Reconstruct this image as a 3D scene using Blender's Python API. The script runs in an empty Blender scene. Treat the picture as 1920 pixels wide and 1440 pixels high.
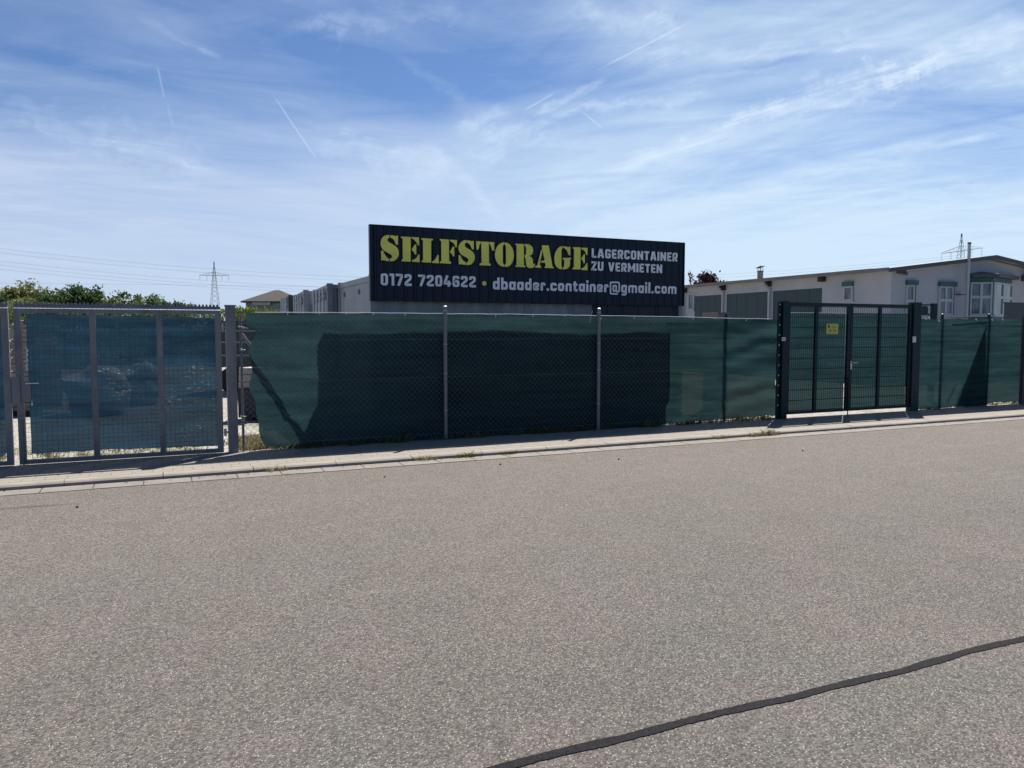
import bpy, bmesh, math, random
from mathutils import Vector, Matrix, noise
R = math.radians
rng = random.Random(7)
C = bpy.context.scene.collection

# ------------------------------------------------------------------ camera, sky, sun, exposure
F_PX, HOR, YAW, EYE = 1442.0, 622.0, 24.6, 1.65
PITCH = math.degrees(math.atan((720 - HOR) / F_PX))
SUN_AZ, SUN_EL = 48.5, 55.0            # azimuth clockwise from +Y
cam_d = bpy.data.cameras.new('camera'); cam = bpy.data.objects.new('camera', cam_d); C.objects.link(cam)
cam_d.sensor_fit = 'HORIZONTAL'; cam_d.sensor_width = 36.0; cam_d.lens = 36.0 * F_PX / 1920.0
cam_d.clip_start = 0.05; cam_d.clip_end = 12000
cam.location = (0, 0, EYE); cam.rotation_euler = (R(90 - PITCH), 0, R(-YAW))
bpy.context.scene.camera = cam
CAMROT = cam.rotation_euler.to_matrix()
FWD = Vector((math.sin(R(YAW)), math.cos(R(YAW)), 0)); RGT = Vector((math.cos(R(YAW)), -math.sin(R(YAW)), 0))

def ray(px, py):
    return (CAMROT @ Vector(((px - 960) / F_PX, -(py - 720) / F_PX, -1))).normalized()
def at_v(px, py, v):
    d = ray(px, py); t = v / d.y; return Vector((d.x * t, v, EYE + d.z * t))
def at_u(px, py, u):
    d = ray(px, py); t = u / d.x; return Vector((u, d.y * t, EYE + d.z * t))
def at_z(px, py, z):
    d = ray(px, py); t = (z - EYE) / d.z; return Vector((d.x * t, d.y * t, z))
def at_d(px, py, dist):
    d = ray(px, py); t = dist / d.dot(FWD); return Vector((d.x * t, d.y * t, EYE + d.z * t))

sc = bpy.context.scene
sc.view_settings.view_transform = 'Standard'; sc.view_settings.look = 'None'
sc.view_settings.gamma = 1.0; sc.view_settings.exposure = 0.85
sc.cycles.max_bounces = 8; sc.cycles.transparent_max_bounces = 16
sc.cycles.use_denoising = True

sun_d = bpy.data.lights.new('sun', 'SUN'); sun_d.energy = 5.0; sun_d.angle = R(0.5); sun_d.color = (1.0, 0.94, 0.86)
sun = bpy.data.objects.new('sun', sun_d); C.objects.link(sun)
sdir = Vector((math.sin(R(SUN_AZ)) * math.cos(R(SUN_EL)), math.cos(R(SUN_AZ)) * math.cos(R(SUN_EL)), math.sin(R(SUN_EL))))
sun.rotation_euler = (-sdir).to_track_quat('-Z', 'Y').to_euler(); sun.location = (0, 0, 60)

world = bpy.data.worlds.new("World"); sc.world = world; world.use_nodes = True

class NT:
    """small helper for node trees"""
    def __init__(s, t): s.t = t; s.n = t.nodes; s.l = t.links
    def new(s, typ, **kw):
        x = s.n.new(typ)
        for k, v in kw.items(): setattr(x, k, v)
        return x
    def put(s, sock, v):
        if isinstance(v, bpy.types.NodeSocket): s.l.new(v, sock)
        elif v is not None: sock.default_value = v
    def m(s, op, a, b=None, c=None, clamp=False):
        x = s.new('ShaderNodeMath', operation=op); x.use_clamp = clamp
        for i, v in enumerate((a, b, c)):
            if v is not None: s.put(x.inputs[i], v)
        return x.outputs[0]
    def vm(s, op, a, b=None):
        x = s.new('ShaderNodeVectorMath', operation=op); s.put(x.inputs[0], a)
        if b is not None: s.put(x.inputs[1], b)
        return x.outputs['Value'] if op in ('DOT_PRODUCT', 'LENGTH') else x.outputs[0]
    def xyz(s, x, y, z=0.0):
        k = s.new('ShaderNodeCombineXYZ')
        for i, v in enumerate((x, y, z)): s.put(k.inputs[i], v)
        return k.outputs[0]
    def noise(s, vec, scale=5, detail=4, rough=0.55, dist=0.0):
        x = s.new('ShaderNodeTexNoise'); s.put(x.inputs['Vector'], vec)
        x.inputs['Scale'].default_value = scale; x.inputs['Detail'].default_value = detail
        x.inputs['Roughness'].default_value = rough; x.inputs['Distortion'].default_value = dist
        return x.outputs['Fac']
    def rng(s, v, a, b, c=0.0, d=1.0):
        x = s.new('ShaderNodeMapRange'); x.interpolation_type = 'SMOOTHSTEP'
        for i, k in enumerate((v, a, b, c, d)): s.put(x.inputs[i], k)
        return x.outputs[0]
    def mix(s, f, a, b, blend='MIX'):
        x = s.new('ShaderNodeMix'); x.data_type = 'RGBA'; x.blend_type = blend
        s.put(x.inputs[0], f); s.put(x.inputs[6], a if isinstance(a, bpy.types.NodeSocket) else (*a, 1)); s.put(x.inputs[7], b if isinstance(b, bpy.types.NodeSocket) else (*b, 1))
        return x.outputs[2]

SKY_STRENGTH = 0.05
def build_world():
    w = NT(world.node_tree); w.n.clear()
    out = w.new('ShaderNodeOutputWorld'); bg = w.new('ShaderNodeBackground'); bg.inputs[1].default_value = SKY_STRENGTH
    w.l.new(bg.outputs[0], out.inputs[0])
    sky = w.new('ShaderNodeTexSky'); sky.sky_type = 'NISHITA'; sky.sun_disc = False
    sky.sun_elevation = R(SUN_EL); sky.sun_rotation = R(SUN_AZ); sky.air_density = 1.0; sky.dust_density = 1.2; sky.ozone_density = 3.0; sky.altitude = 1200
    tc = w.new('ShaderNodeTexCoord').outputs['Generated']
    d = w.vm('NORMALIZE', tc)
    X = w.vm('DOT_PRODUCT', d, tuple(RGT)); Fd = w.vm('DOT_PRODUCT', d, tuple(FWD))
    Z = w.new('ShaderNodeSeparateXYZ'); w.l.new(d, Z.inputs[0]); Z = Z.outputs[2]
    Zc = w.m('ADD', w.m('MAXIMUM', Z, 0.0), 0.11)
    qx = w.m('DIVIDE', X, Zc); qy = w.m('DIVIDE', Fd, Zc)                 # the cloud layer as a level plane overhead
    Fc = w.m('MAXIMUM', Fd, 0.15)
    tx = w.m('DIVIDE', X, Fc); ty = w.m('DIVIDE', Z, Fc)                   # bearing and height of a direction
    def q(px, py):
        r = ray(px, py); return Vector((r.dot(RGT) / (r.z + .11), r.dot(FWD) / (r.z + .11)))
    def tt(px, py):
        r = ray(px, py); return (r.dot(RGT) / r.dot(FWD), r.z / r.dot(FWD))
    def streak(p0, p1, along, across, seed, det=5, dist=0.6):
        a, b = q(*p0), q(*p1); e = (b - a).normalized(); n = Vector((-e.y, e.x))
        s1 = w.m('ADD', w.m('MULTIPLY', qx, e.x * along), w.m('MULTIPLY', qy, e.y * along))
        s2 = w.m('ADD', w.m('MULTIPLY', qx, n.x * across), w.m('MULTIPLY', qy, n.y * across))
        return w.noise(w.xyz(s1, s2, seed), 1.0, det, 0.6, dist)
    rightw = w.rng(tx, -0.25, 0.15)
    sr = streak((1180, 300), (1880, 60), 0.7, 2.6, 3.1)
    sr2 = streak((1200, 180), (1900, 120), 1.6, 4.6, 9.4, 6, 1.2)
    sl = streak((0, 210), (420, 300), 0.6, 2.0, 5.7)
    sl2 = streak((0, 400), (600, 420), 1.3, 3.4, 1.7, 6, 1.3)
    st = w.m('ADD', w.m('MULTIPLY', sr, rightw), w.m('MULTIPLY', sl, w.m('SUBTRACT', 1.0, rightw)))
    st2 = w.m('ADD', w.m('MULTIPLY', sr2, rightw), w.m('MULTIPLY', sl2, w.m('SUBTRACT', 1.0, rightw)))
    stk = w.m('ADD', w.m('MULTIPLY', st, 0.6), w.m('MULTIPLY', st2, 0.4))
    # coverage by bearing and height
    dens = w.rng(ty, 0.40, 0.05, 0.19, 0.88)
    dens = w.m('ADD', dens, w.rng(tx, -0.1, 0.25, 0.0, 0.20))
    blobs = [((300, 110), 420, 130, -.17), ((780, 165), 260, 90, -.22), ((1790, 205), 200, 45, -.36), ((1860, 290), 190, 40, -.30), ((1500, 108), 130, 30, -.18),
             ((1020, 60), 110, 60, -.20), ((1390, 190), 120, 35, -.22), ((1120, 30), 150, 50, .22), ((1290, 90), 260, 60, .14), ((1560, 200), 260, 50, .06), ((860, 300), 150, 40, .18), ((950, 265), 130, 40, .20),
             ((890, 215), 50, 30, .18), ((560, 350), 300, 40, .10), ((700, 330), 220, 60, .08), ((200, 290), 260, 60, .05), ((1800, 70), 180, 50, .25), ((1500, 60), 200, 50, .12),
             ((760, 55), 240, 40, .14), ((1350, 330), 240, 40, -.10), ((1620, 340), 240, 30, -.12), ((330, 60), 60, 25, .08), ((0, 330), 240, 90, .10)]
    for (p, rx, ry, amt) in blobs:
        cx, cy = tt(*p)
        ax = w.m('MULTIPLY', w.m('SUBTRACT', tx, cx), F_PX / rx); ay = w.m('MULTIPLY', w.m('SUBTRACT', ty, cy), F_PX / ry)
        g = w.m('POWER', 2.718, w.m('MULTIPLY', w.m('ADD', w.m('MULTIPLY', ax, ax), w.m('MULTIPLY', ay, ay)), -0.8))
        dens = w.m('ADD', dens, w.m('MULTIPLY', g, amt))
    fac = w.m('ADD', dens, w.m('MULTIPLY', w.m('SUBTRACT', stk, 0.5), w.m('MULTIPLY', w.rng(ty, 0.02, 0.22, 0.6, 1.5), w.rng(tx, -.2, .2, 1.0, 1.45))), clamp=True)
    fac = w.m('MULTIPLY', fac, 0.92)
    # contrails: (start, end, half width in pixels at the middle, strength, softness noise)
    base_fac = fac; wisp = None
    sw = w.m('ADD', w.m('MULTIPLY', streak((1180, 300), (1880, 60), 3.0, 15.0, 2.2, 5, 1.2), rightw), w.m('MULTIPLY', streak((640, 262), (850, 312), 3.0, 13.0, 7.2, 5, 1.2), w.m('SUBTRACT', 1.0, rightw)))
    wobn = w.m('SUBTRACT', w.noise(w.xyz(tx, ty, 1.3), 22.0, 5, 0.65), 0.5)
    texn = w.m('MULTIPLY', w.rng(sw, .28, .68, .30, 1.35), w.rng(w.noise(w.xyz(tx, w.m('MULTIPLY', ty, 1.5), 4.4), 30.0, 5, 0.62), 0.25, 0.75, 0.6, 1.15))
    for (p0, p1, wd, amt, rag) in [((1110, 345), (1500, 185), 24, .50, 1.3), ((1380, 235), (1960, 40), 34, .40, 2.2), ((1115, 134), (1300, 38), 3.2, .55, .3), ((978, 209), (1040, 174), 3.0, .5, .3),
                                   ((1088, 207), (1132, 242), 2.4, .55, .3), ((508, 172), (596, 302), 2.6, .50, .3), ((294, 118), (308, 186), 3.0, .34, .5), ((312, 186), (325, 240), 4, .15, .5),
                                   ((985, 218), (1140, 148), 11, .34, 1.4), ((845, 308), (945, 420), 16, .22, 1.4), ((250, 30), (420, 115), 10, .14, 1.4), ((700, 395), (850, 300), 24, .14, 1.4),
                                   ((980, 212), (1350, 182), 15, .30, 2.0), ((1120, 112), (1660, 72), 26, .28, 2.4), ((1380, 112), (1660, 84), 9, .30, 2.2), ((1540, 296), (1880, 254), 11, .34, 1.6),
                                   ((845, 250), (960, 205), 24, .26, 2.2), ((850, 300), (1060, 225), 32, .26, 2.2), ((560, 255), (860, 318), 30, .22, 2.2), ((1590, 150), (1960, 92), 30, .30, 2.6),
                                   ((1660, 168), (1960, 150), 14, .22, 2.0), ((1050, 10), (1290, 66), 34, .28, 2.4), ((150, 256), (410, 318), 13, .16, 1.8), ((-60, 195), (420, 320), 44, .14, 2.4),
                                   ((1330, 345), (1760, 300), 20, .20, 2.4), ((1440, 395), (1900, 345), 16, .20, 2.4), ((500, 56), (900, 26), 30, .14, 2.4), ((740, 90), (880, 200), 18, .12, 2.0), ((1230, 160), (1500, 120), 8, .22, 2.2), ((1480, 235), (1720, 180), 14, .20, 2.2)]:
        a, b = tt(*p0), tt(*p1); ev = Vector((b[0] - a[0], b[1] - a[1])); L = ev.length; ev /= L
        dx = w.m('SUBTRACT', tx, a[0]); dy = w.m('SUBTRACT', ty, a[1])
        s = w.m('DIVIDE', w.m('ADD', w.m('MULTIPLY', dx, ev.x), w.m('MULTIPLY', dy, ev.y)), L)
        o = w.m('ADD', w.m('MULTIPLY', dx, -ev.y), w.m('MULTIPLY', dy, ev.x))
        wob = w.m('MULTIPLY', wobn, rag * 2 * wd / F_PX)
        o = w.m('ABSOLUTE', w.m('ADD', o, wob))
        prof = w.rng(o, 0.0, wd / F_PX, 1.0, 0.0)
        ends = w.m('MULTIPLY', w.rng(s, 0.0, 0.25), w.rng(s, 0.85, 1.02, 1.0, 0.0))
        tex = texn
        one = w.m('MULTIPLY', w.m('MULTIPLY', w.m('MULTIPLY', prof, ends), tex if wd > 5 else 1.0), amt * 1.05 if wd > 5 else amt * .6)
        wisp = one if wisp is None else w.m('ADD', wisp, one, clamp=True)
    fac = w.m('MULTIPLY', fac, w.rng(Z, -0.02, 0.02))
    fac = w.m('MULTIPLY', fac, w.rng(Fd, 0.05, 0.5))          # the veil of cloud lies ahead; overhead and behind the sky is clear
    skyc = w.mix(1.0, sky.outputs[0], (0.76, 0.93, 1.15), 'MULTIPLY')
    veil = w.mix(w.rng(tx, -.45, .35), (6.6, 7.8, 9.9), (7.4, 9.2, 11.0))
    col = w.mix(fac, skyc, veil)
    ahead = w.m('MULTIPLY', w.rng(Z, -0.02, 0.02), w.rng(Fd, 0.05, 0.5))
    col = w.mix(w.m('MULTIPLY', wisp, ahead), col, (8.4, 9.9, 11.6))
    w.l.new(col, bg.inputs[0])
build_world()

# ------------------------------------------------------------------ helpers
ORG = {}
class MB:
    def __init__(s): s.v = []; s.f = []
    def quad(s, a, b, c, d):
        i = len(s.v); s.v += [Vector(a), Vector(b), Vector(c), Vector(d)]; s.f.append((i, i + 1, i + 2, i + 3)); return s
    def face(s, pts):
        i = len(s.v); s.v += [Vector(p) for p in pts]; s.f.append(tuple(range(i, i + len(pts)))); return s
    def hexa(s, p):
        i = len(s.v); s.v += [Vector(q) for q in p]
        for f in ((0, 3, 2, 1), (4, 5, 6, 7), (0, 1, 5, 4), (1, 2, 6, 5), (2, 3, 7, 6), (3, 0, 4, 7)): s.f.append(tuple(i + k for k in f))
        return s
    def box(s, x0, x1, y0, y1, z0, z1, fr=None):
        x0, x1 = sorted((x0, x1)); y0, y1 = sorted((y0, y1)); z0, z1 = sorted((z0, z1))
        P = [(x0, y0, z0), (x1, y0, z0), (x1, y1, z0), (x0, y1, z0), (x0, y0, z1), (x1, y0, z1), (x1, y1, z1), (x0, y1, z1)]
        if fr is not None: P = [fr @ Vector(p) for p in P]
        return s.hexa(P)
    def bar(s, a, b, r, n=6, r2=None, cap=True, flat=None):
        a, b = Vector(a), Vector(b); r2 = r if r2 is None else r2
        d = (b - a)
        if d.length < 1e-6: return s
        d.normalize(); u = d.orthogonal() if abs(d.z) < .9 else d.cross(Vector((0, 1, 0)))
        if abs(d.z) < .9: u = d.cross(Vector((0, 0, 1)))
        u.normalize(); w = d.cross(u); i = len(s.v)
        off = math.pi / 4 if n == 4 else 0
        for (p, q) in ((a, r), (b, r2)):
            for k in range(n):
                t = 2 * math.pi * k / n + off; s.v.append(p + u * (q * math.cos(t)) + w * (q * math.sin(t)))
        for k in range(n): s.f.append((i + k, i + (k + 1) % n, i + n + (k + 1) % n, i + n + k))
        if cap: s.f.append(tuple(i + k for k in range(n))[::-1]); s.f.append(tuple(i + n + k for k in range(n)))
        return s
    def tube(s, pts, r, n=6, rend=None):
        pts = [Vector(p) for p in pts]; i = len(s.v); m = len(pts)
        for j, p in enumerate(pts):
            d = (pts[min(j + 1, m - 1)] - pts[max(j - 1, 0)]).normalized()
            u = d.cross(Vector((0, 0, 1))) if abs(d.z) < .9 else d.cross(Vector((0, 1, 0)))
            u.normalize(); w = d.cross(u); rr = r if rend is None else r + (rend - r) * j / (m - 1)
            for k in range(n):
                t = 2 * math.pi * k / n; s.v.append(p + u * (rr * math.cos(t)) + w * (rr * math.sin(t)))
        for j in range(m - 1):
            for k in range(n): s.f.append((i + j * n + k, i + j * n + (k + 1) % n, i + (j + 1) * n + (k + 1) % n, i + (j + 1) * n + k))
        s.f.append(tuple(i + k for k in range(n))[::-1]); s.f.append(tuple(i + (m - 1) * n + k for k in range(n)))
        return s
    def prism(s, pts, off):
        """flat outline pts thickened by vector off"""
        pts = [Vector(p) for p in pts]; off = Vector(off); n = len(pts); i = len(s.v)
        s.v += pts + [p + off for p in pts]
        s.f.append(tuple(range(i, i + n))); s.f.append(tuple(range(i + 2 * n - 1, i + n - 1, -1)))
        for k in range(n): s.f.append((i + k, i + n + k, i + n + (k + 1) % n, i + (k + 1) % n))
        return s
    def ball(s, c, r, seg=8, ring=5, jit=0.0, seed=0):
        c = Vector(c); i = len(s.v); rr = r if isinstance(r, (tuple, list)) else (r, r, r)
        for a in range(ring + 1):
            ph = math.pi * a / ring
            for b in range(seg):
                th = 2 * math.pi * b / seg
                p = Vector((math.sin(ph) * math.cos(th), math.sin(ph) * math.sin(th), math.cos(ph)))
                k = 1 + jit * noise.noise(p * 1.7 + Vector((seed * 3.1, seed, 0)))
                s.v.append(c + Vector((p.x * rr[0], p.y * rr[1], p.z * rr[2])) * k)
        for a in range(ring):
            for b in range(seg): s.f.append((i + a * seg + b, i + (a + 1) * seg + b, i + (a + 1) * seg + (b + 1) % seg, i + a * seg + (b + 1) % seg))
        return s
    def build(s, name, mat, parent=None, smooth=False, recalc=True, org=None):
        o3 = ORG.get(parent.name, Vector((0, 0, 0))) if parent else (Vector(org) if org is not None else Vector((0, 0, 0)))
        me = bpy.data.meshes.new(name); me.from_pydata([tuple(p - o3) for p in s.v], [], s.f)
        if recalc:
            bm = bmesh.new(); bm.from_mesh(me); bmesh.ops.recalc_face_normals(bm, faces=bm.faces); bm.to_mesh(me); bm.free()
        if smooth: me.polygons.foreach_set('use_smooth', [True] * len(me.polygons))
        me.materials.append(mat); ob = bpy.data.objects.new(name, me); C.objects.link(ob)
        if parent: ob.parent = parent
        else: ob.location = o3
        ORG[ob.name] = o3
        return ob

def thing(name, loc, label, cat, group=None):
    o = bpy.data.objects.new(name, None); C.objects.link(o); o.location = Vector(loc); o.empty_display_size = .2
    o['label'] = label; o['category'] = cat
    if group: o['group'] = group
    ORG[o.name] = Vector(loc); return o
def tag(o, label, cat, group=None):
    o['label'] = label; o['category'] = cat
    if group: o['group'] = group
    return o
def structure(o): o['kind'] = 'structure'; return o
def stuff(o, label, cat):
    o['kind'] = 'stuff'; o['label'] = label; o['category'] = cat; return o

def mat(name, col, rough=0.6, metal=0.0, var=0.25, scale=3.0, stretch=(1, 1, 1), bump=0.0, bscale=40.0, spec=0.5, dirt=None, dirt_amt=0.3):
    m = bpy.data.materials.new(name); m.use_nodes = True; w = NT(m.node_tree); b = w.n['Principled BSDF']
    tc = w.new('ShaderNodeTexCoord').outputs['Object']
    geo = w.new('ShaderNodeNewGeometry').outputs['Position']
    v = w.vm('MULTIPLY', geo, stretch)
    n = w.noise(v, scale, 5, 0.6)
    c = w.mix(w.rng(n, 0.3, 0.7), tuple(x * (1 - var) for x in col), tuple(min(1, x * (1 + var)) for x in col))
    if dirt:
        n2 = w.noise(w.vm('ADD', v, (7.3, 1.1, 3.3)), scale * .37, 6, 0.65)
        c = w.mix(w.m('MULTIPLY', w.rng(n2, 0.48, 0.68), dirt_amt), c, dirt)
    w.l.new(c, b.inputs['Base Color']); b.inputs['Metallic'].default_value = metal; b.inputs['Specular IOR Level'].default_value = spec
    w.l.new(w.rng(n, 0.2, 0.8, max(0.02, rough - .08), min(1, rough + .08)), b.inputs['Roughness'])
    if bump:
        bp = w.new('ShaderNodeBump'); bp.inputs['Strength'].default_value = bump; bp.inputs['Distance'].default_value = 0.01
        w.l.new(w.noise(geo, bscale, 4), bp.inputs['Height']); w.l.new(bp.outputs[0], b.inputs['Normal'])
    return m

def cloth_mat(name, col, trans_col, see, holes=False):
    """woven screen cloth: reflects a little, passes light through, a few per cent open holes"""
    m = bpy.data.materials.new(name); m.use_nodes = True; w = NT(m.node_tree); w.n.clear()
    out = w.new('ShaderNodeOutputMaterial'); geo = w.new('ShaderNodeNewGeometry').outputs['Position']
    n1 = w.noise(w.vm('MULTIPLY', geo, (0.5, 0.5, 9.0)), 1.3, 5, 0.65); n2 = w.noise(w.vm('MULTIPLY', geo, (1.0, 1.0, 60.0)), 1.0, 3, 0.6)
    f = w.m('ADD', w.m('MULTIPLY', n1, 0.7), w.m('MULTIPLY', n2, 0.3)); f = w.rng(f, 0.32, 0.68)
    d = w.new('ShaderNodeBsdfDiffuse'); t = w.new('ShaderNodeBsdfTranslucent'); a = w.new('ShaderNodeAddShader')
    w.l.new(w.mix(f, tuple(x * .70 for x in col), tuple(x * 1.3 for x in col)), d.inputs[0])
    w.l.new(w.mix(f, tuple(x * .70 for x in trans_col), tuple(x * 1.3 for x in trans_col)), t.inputs[0])
    w.l.new(d.outputs[0], a.inputs[0]); w.l.new(t.outputs[0], a.inputs[1])
    tr = w.new('ShaderNodeBsdfTransparent'); mx = w.new('ShaderNodeMixShader')
    sv = w.rng(f, 0, 1, see * 1.2, see * .8)
    if holes:                                             # frayed and torn patches let the yard show
        h1 = w.rng(w.noise(w.vm('MULTIPLY', geo, (16, 16, 48)), 1.0, 3, .6), .60, .68); h2 = w.rng(w.noise(w.vm('ADD', geo, (3.3, 0, 1.0)), 1.5, 3), .50, .62)
        sv = w.m('ADD', sv, w.m('MULTIPLY', w.m('MULTIPLY', h1, h2), .22), clamp=True)
    w.l.new(sv, mx.inputs[0]); w.l.new(a.outputs[0], mx.inputs[1]); w.l.new(tr.outputs[0], mx.inputs[2])
    w.l.new(mx.outputs[0], out.inputs[0]); return m

def leaf_mat(name, dark, light, trans=0.35):
    m = bpy.data.materials.new(name); m.use_nodes = True; w = NT(m.node_tree); w.n.clear()
    out = w.new('ShaderNodeOutputMaterial'); g = w.new('ShaderNodeNewGeometry')
    c = w.mix(g.outputs['Random Per Island'], dark, light)
    n = w.noise(g.outputs['Position'], 0.8, 3); c = w.mix(w.rng(n, .35, .65, 0, .5), c, tuple(x * .6 for x in dark))
    d = w.new('ShaderNodeBsdfDiffuse'); t = w.new('ShaderNodeBsdfTranslucent'); mx = w.new('ShaderNodeMixShader'); mx.inputs[0].default_value = trans
    w.l.new(c, d.inputs[0]); w.l.new(c, t.inputs[0]); w.l.new(d.outputs[0], mx.inputs[1]); w.l.new(t.outputs[0], mx.inputs[2]); w.l.new(mx.outputs[0], out.inputs[0])
    return m

M = {}
M['galv'] = mat('galvanised_steel', (.17, .175, .19), .5, .6, .15, 6, (1, 1, .3), .1)
M['galv_light'] = mat('bright_galvanised', (.34, .35, .37), .45, .6, .15, 6, (1, 1, .3))
M['gate_steel'] = mat('gate_steel', (.18, .186, .20), .55, .4, .18, 8, (1, 1, .4), .1, dirt=(.06, .05, .04), dirt_amt=.4)
M['wire'] = mat('wire', (.06, .064, .072), .5, .3, .1, 5)
M['link'] = mat('chain_link_wire', (.19, .195, .20), .5, .4, .15, 5)
M['green_steel'] = mat('green_coated_steel', (.005, .023, .029), .45, 0.0, .12, 4, bump=.05, spec=.22)
M['edge'] = mat('bare_zinc_edge', (.55, .56, .58), .45, .5, .1, 6)
M['white_plastic'] = mat('white_plastic', (.65, .66, .68), .45, 0, .06, 4)
M['cord'] = mat('white_cord', (.7, .72, .75), .7, 0, .1, 9)
M['chrome'] = mat('handle_steel', (.55, .56, .58), .25, .9, .05, 4)
M['black'] = mat('black_plastic', (.012, .013, .016), .5, 0, .1, 4)
M['net'] = cloth_mat('green_shade_net', (.0110, .0255, .0270), (.0118, .0285, .0308), .022)
M['tarp'] = cloth_mat('blue_screen_cloth', (.0095, .019, .030), (.0078, .0240, .0415), .028, holes=True)
M['sign'] = mat('navy_sheet', (.0072, .0155, .036), .42, 0, .18, 1.1, (1, 1, .6), spec=.3)
M['yellow'] = mat('yellow_vinyl', (.86, .80, .14), .5, 0, .08, 2.0)
M['outline'] = mat('letter_edge', (.004, .007, .011), .6, 0, .05, 2)
M['white_vinyl'] = mat('white_vinyl', (.86, .87, .91), .5, 0, .06, 2)
M['cont_grey'] = mat('grey_container_paint', (.33, .34, .355), .55, 0, .14, 1.6, (1, 1, .35), dirt=(.16, .13, .11), dirt_amt=.5)
M['cont_pale'] = mat('pale_container_paint', (.36, .37, .385), .55, 0, .16, 1.7, (1, 1, .3), dirt=(.14, .11, .09), dirt_amt=.6)
M['cont_dark'] = mat('dark_container_paint', (.07, .075, .085), .55, 0, .2, 1.7, (1, 1, .3), dirt=(.09, .06, .05), dirt_amt=.5)
M['navy_door'] = mat('navy_door_paint', (.012, .018, .032), .5, 0, .15, 2, (1, 1, .4))
M['rod'] = mat('lock_rod_zinc', (.5, .52, .55), .4, .3, .1, 5)
M['render'] = mat('lilac_render', (.46, .465, .495), .85, 0, .05, 1.0, bump=.1, bscale=60, dirt=(.37, .37, .385), dirt_amt=.45)
M['fascia'] = mat('fascia_board', (.075, .077, .09), .6, 0, .1, 2)
M['eave'] = mat('tan_eave_board', (.20, .175, .16), .6, 0, .12, 2)
M['roof_sheet'] = mat('roof_sheet', (.42, .38, .35), .6, 0, .12, 1.4)
M['garage'] = mat('dark_green_panel', (.032, .055, .062), .45, 0, .1, 1.4, (1, 1, .3))
M['teal'] = mat('teal_shutter', (.03, .11, .12), .5, 0, .1, 3)
M['upvc'] = mat('white_window_frame', (.46, .48, .50), .4, 0, .05, 3)
M['beam'] = mat('dark_timber', (.03, .022, .022), .7, 0, .2, 5)
M['brick_grey'] = mat('chimney_brick', (.16, .15, .145), .85, 0, .2, 12)
M['roof_tile'] = mat('brown_roof_tile', (.050, .041, .039), .9, 0, .15, 1.0, bump=.2, bscale=6)
M['house_wall'] = mat('house_wall', (.27, .27, .30), .85, 0, .08, .6)
M['house_white'] = mat('house_balcony', (.42, .42, .44), .8, 0, .05, .6)
M['pylon'] = mat('pylon_steel', (.10, .105, .115), .6, .2, .1, .2)
M['bark'] = mat('bark', (.09, .07, .05), .9, 0, .3, 6, bump=.4)
M['leaf_olive'] = leaf_mat('leaf_olive', (.17, .19, .07), (.36, .37, .16))
M['leaf_dark'] = leaf_mat('leaf_dark', (.05, .085, .038), (.16, .22, .095))
M['leaf_mid'] = leaf_mat('leaf_mid', (.09, .13, .05), (.21, .26, .11))
M['leaf_red'] = leaf_mat('leaf_red', (.035, .018, .022), (.10, .05, .055), .25)
M['hedge'] = leaf_mat('leaf_hedge', (.09, .12, .03), (.22, .25, .07))
M['weed'] = leaf_mat('weed_blade', (.07, .095, .03), (.24, .23, .10))
M['drygrass'] = leaf_mat('dry_grass', (.20, .18, .09), (.42, .37, .22))
M['leaf_grit'] = leaf_mat('leaf_grit', (.05, .035, .02), (.24, .19, .12), .1)
M['stone'] = mat('pale_boulder', (.42, .40, .37), .9, 0, .2, 3, bump=.5, bscale=12)
M['slab'] = mat('pinkish_slab', (.40, .36, .34), .85, 0, .15, 4, bump=.2)
M['timber'] = mat('weathered_timber', (.22, .19, .17), .8, 0, .25, 6, (.3, .3, 4))
M['trailer_green'] = mat('dark_green_trailer', (.012, .035, .03), .5, 0, .2, 2)
M['rubber'] = mat('tyre_rubber', (.02, .02, .02), .8, 0, .1, 5)
M['brown_post'] = mat('brown_post', (.06, .045, .05), .7, 0, .15, 4)
M['grey_slat'] = mat('grey_privacy_panel', (.055, .065, .08), .6, 0, .1, 3)
M['sign_yellow'] = mat('sign_yellow', (.52, .50, .10), .5, 0, .04, 6)
M['sign_ink'] = mat('sign_ink', (.14, .13, .05), .6, 0, .05, 6)
M['sign_red'] = mat('sign_dark_red', (.06, .025, .04), .6, 0, .05, 6)
M['kerb'] = mat('kerb_concrete', (.255, .232, .20), .9, 0, .12, 3.0, bump=.3, bscale=80, dirt=(.20, .18, .155), dirt_amt=.6)
M['gutter'] = mat('gutter_concrete', (.195, .178, .16), .9, 0, .12, 2.5, bump=.3, bscale=80, dirt=(.15, .135, .12), dirt_amt=.7)
def glass_mat():
    m = bpy.data.materials.new('window_glass'); m.use_nodes = True; w = NT(m.node_tree); b = w.n['Principled BSDF']
    n = w.noise(w.vm('MULTIPLY', w.new('ShaderNodeNewGeometry').outputs['Position'], (3, 3, .5)), 2.0, 3)
    w.l.new(w.mix(w.rng(n, .35, .65), (.05, .065, .08), (.20, .22, .26)), b.inputs['Base Color'])
    b.inputs['Roughness'].default_value = .08; b.inputs['Specular IOR Level'].default_value = .6; return m
M['glass'] = glass_mat()

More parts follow.
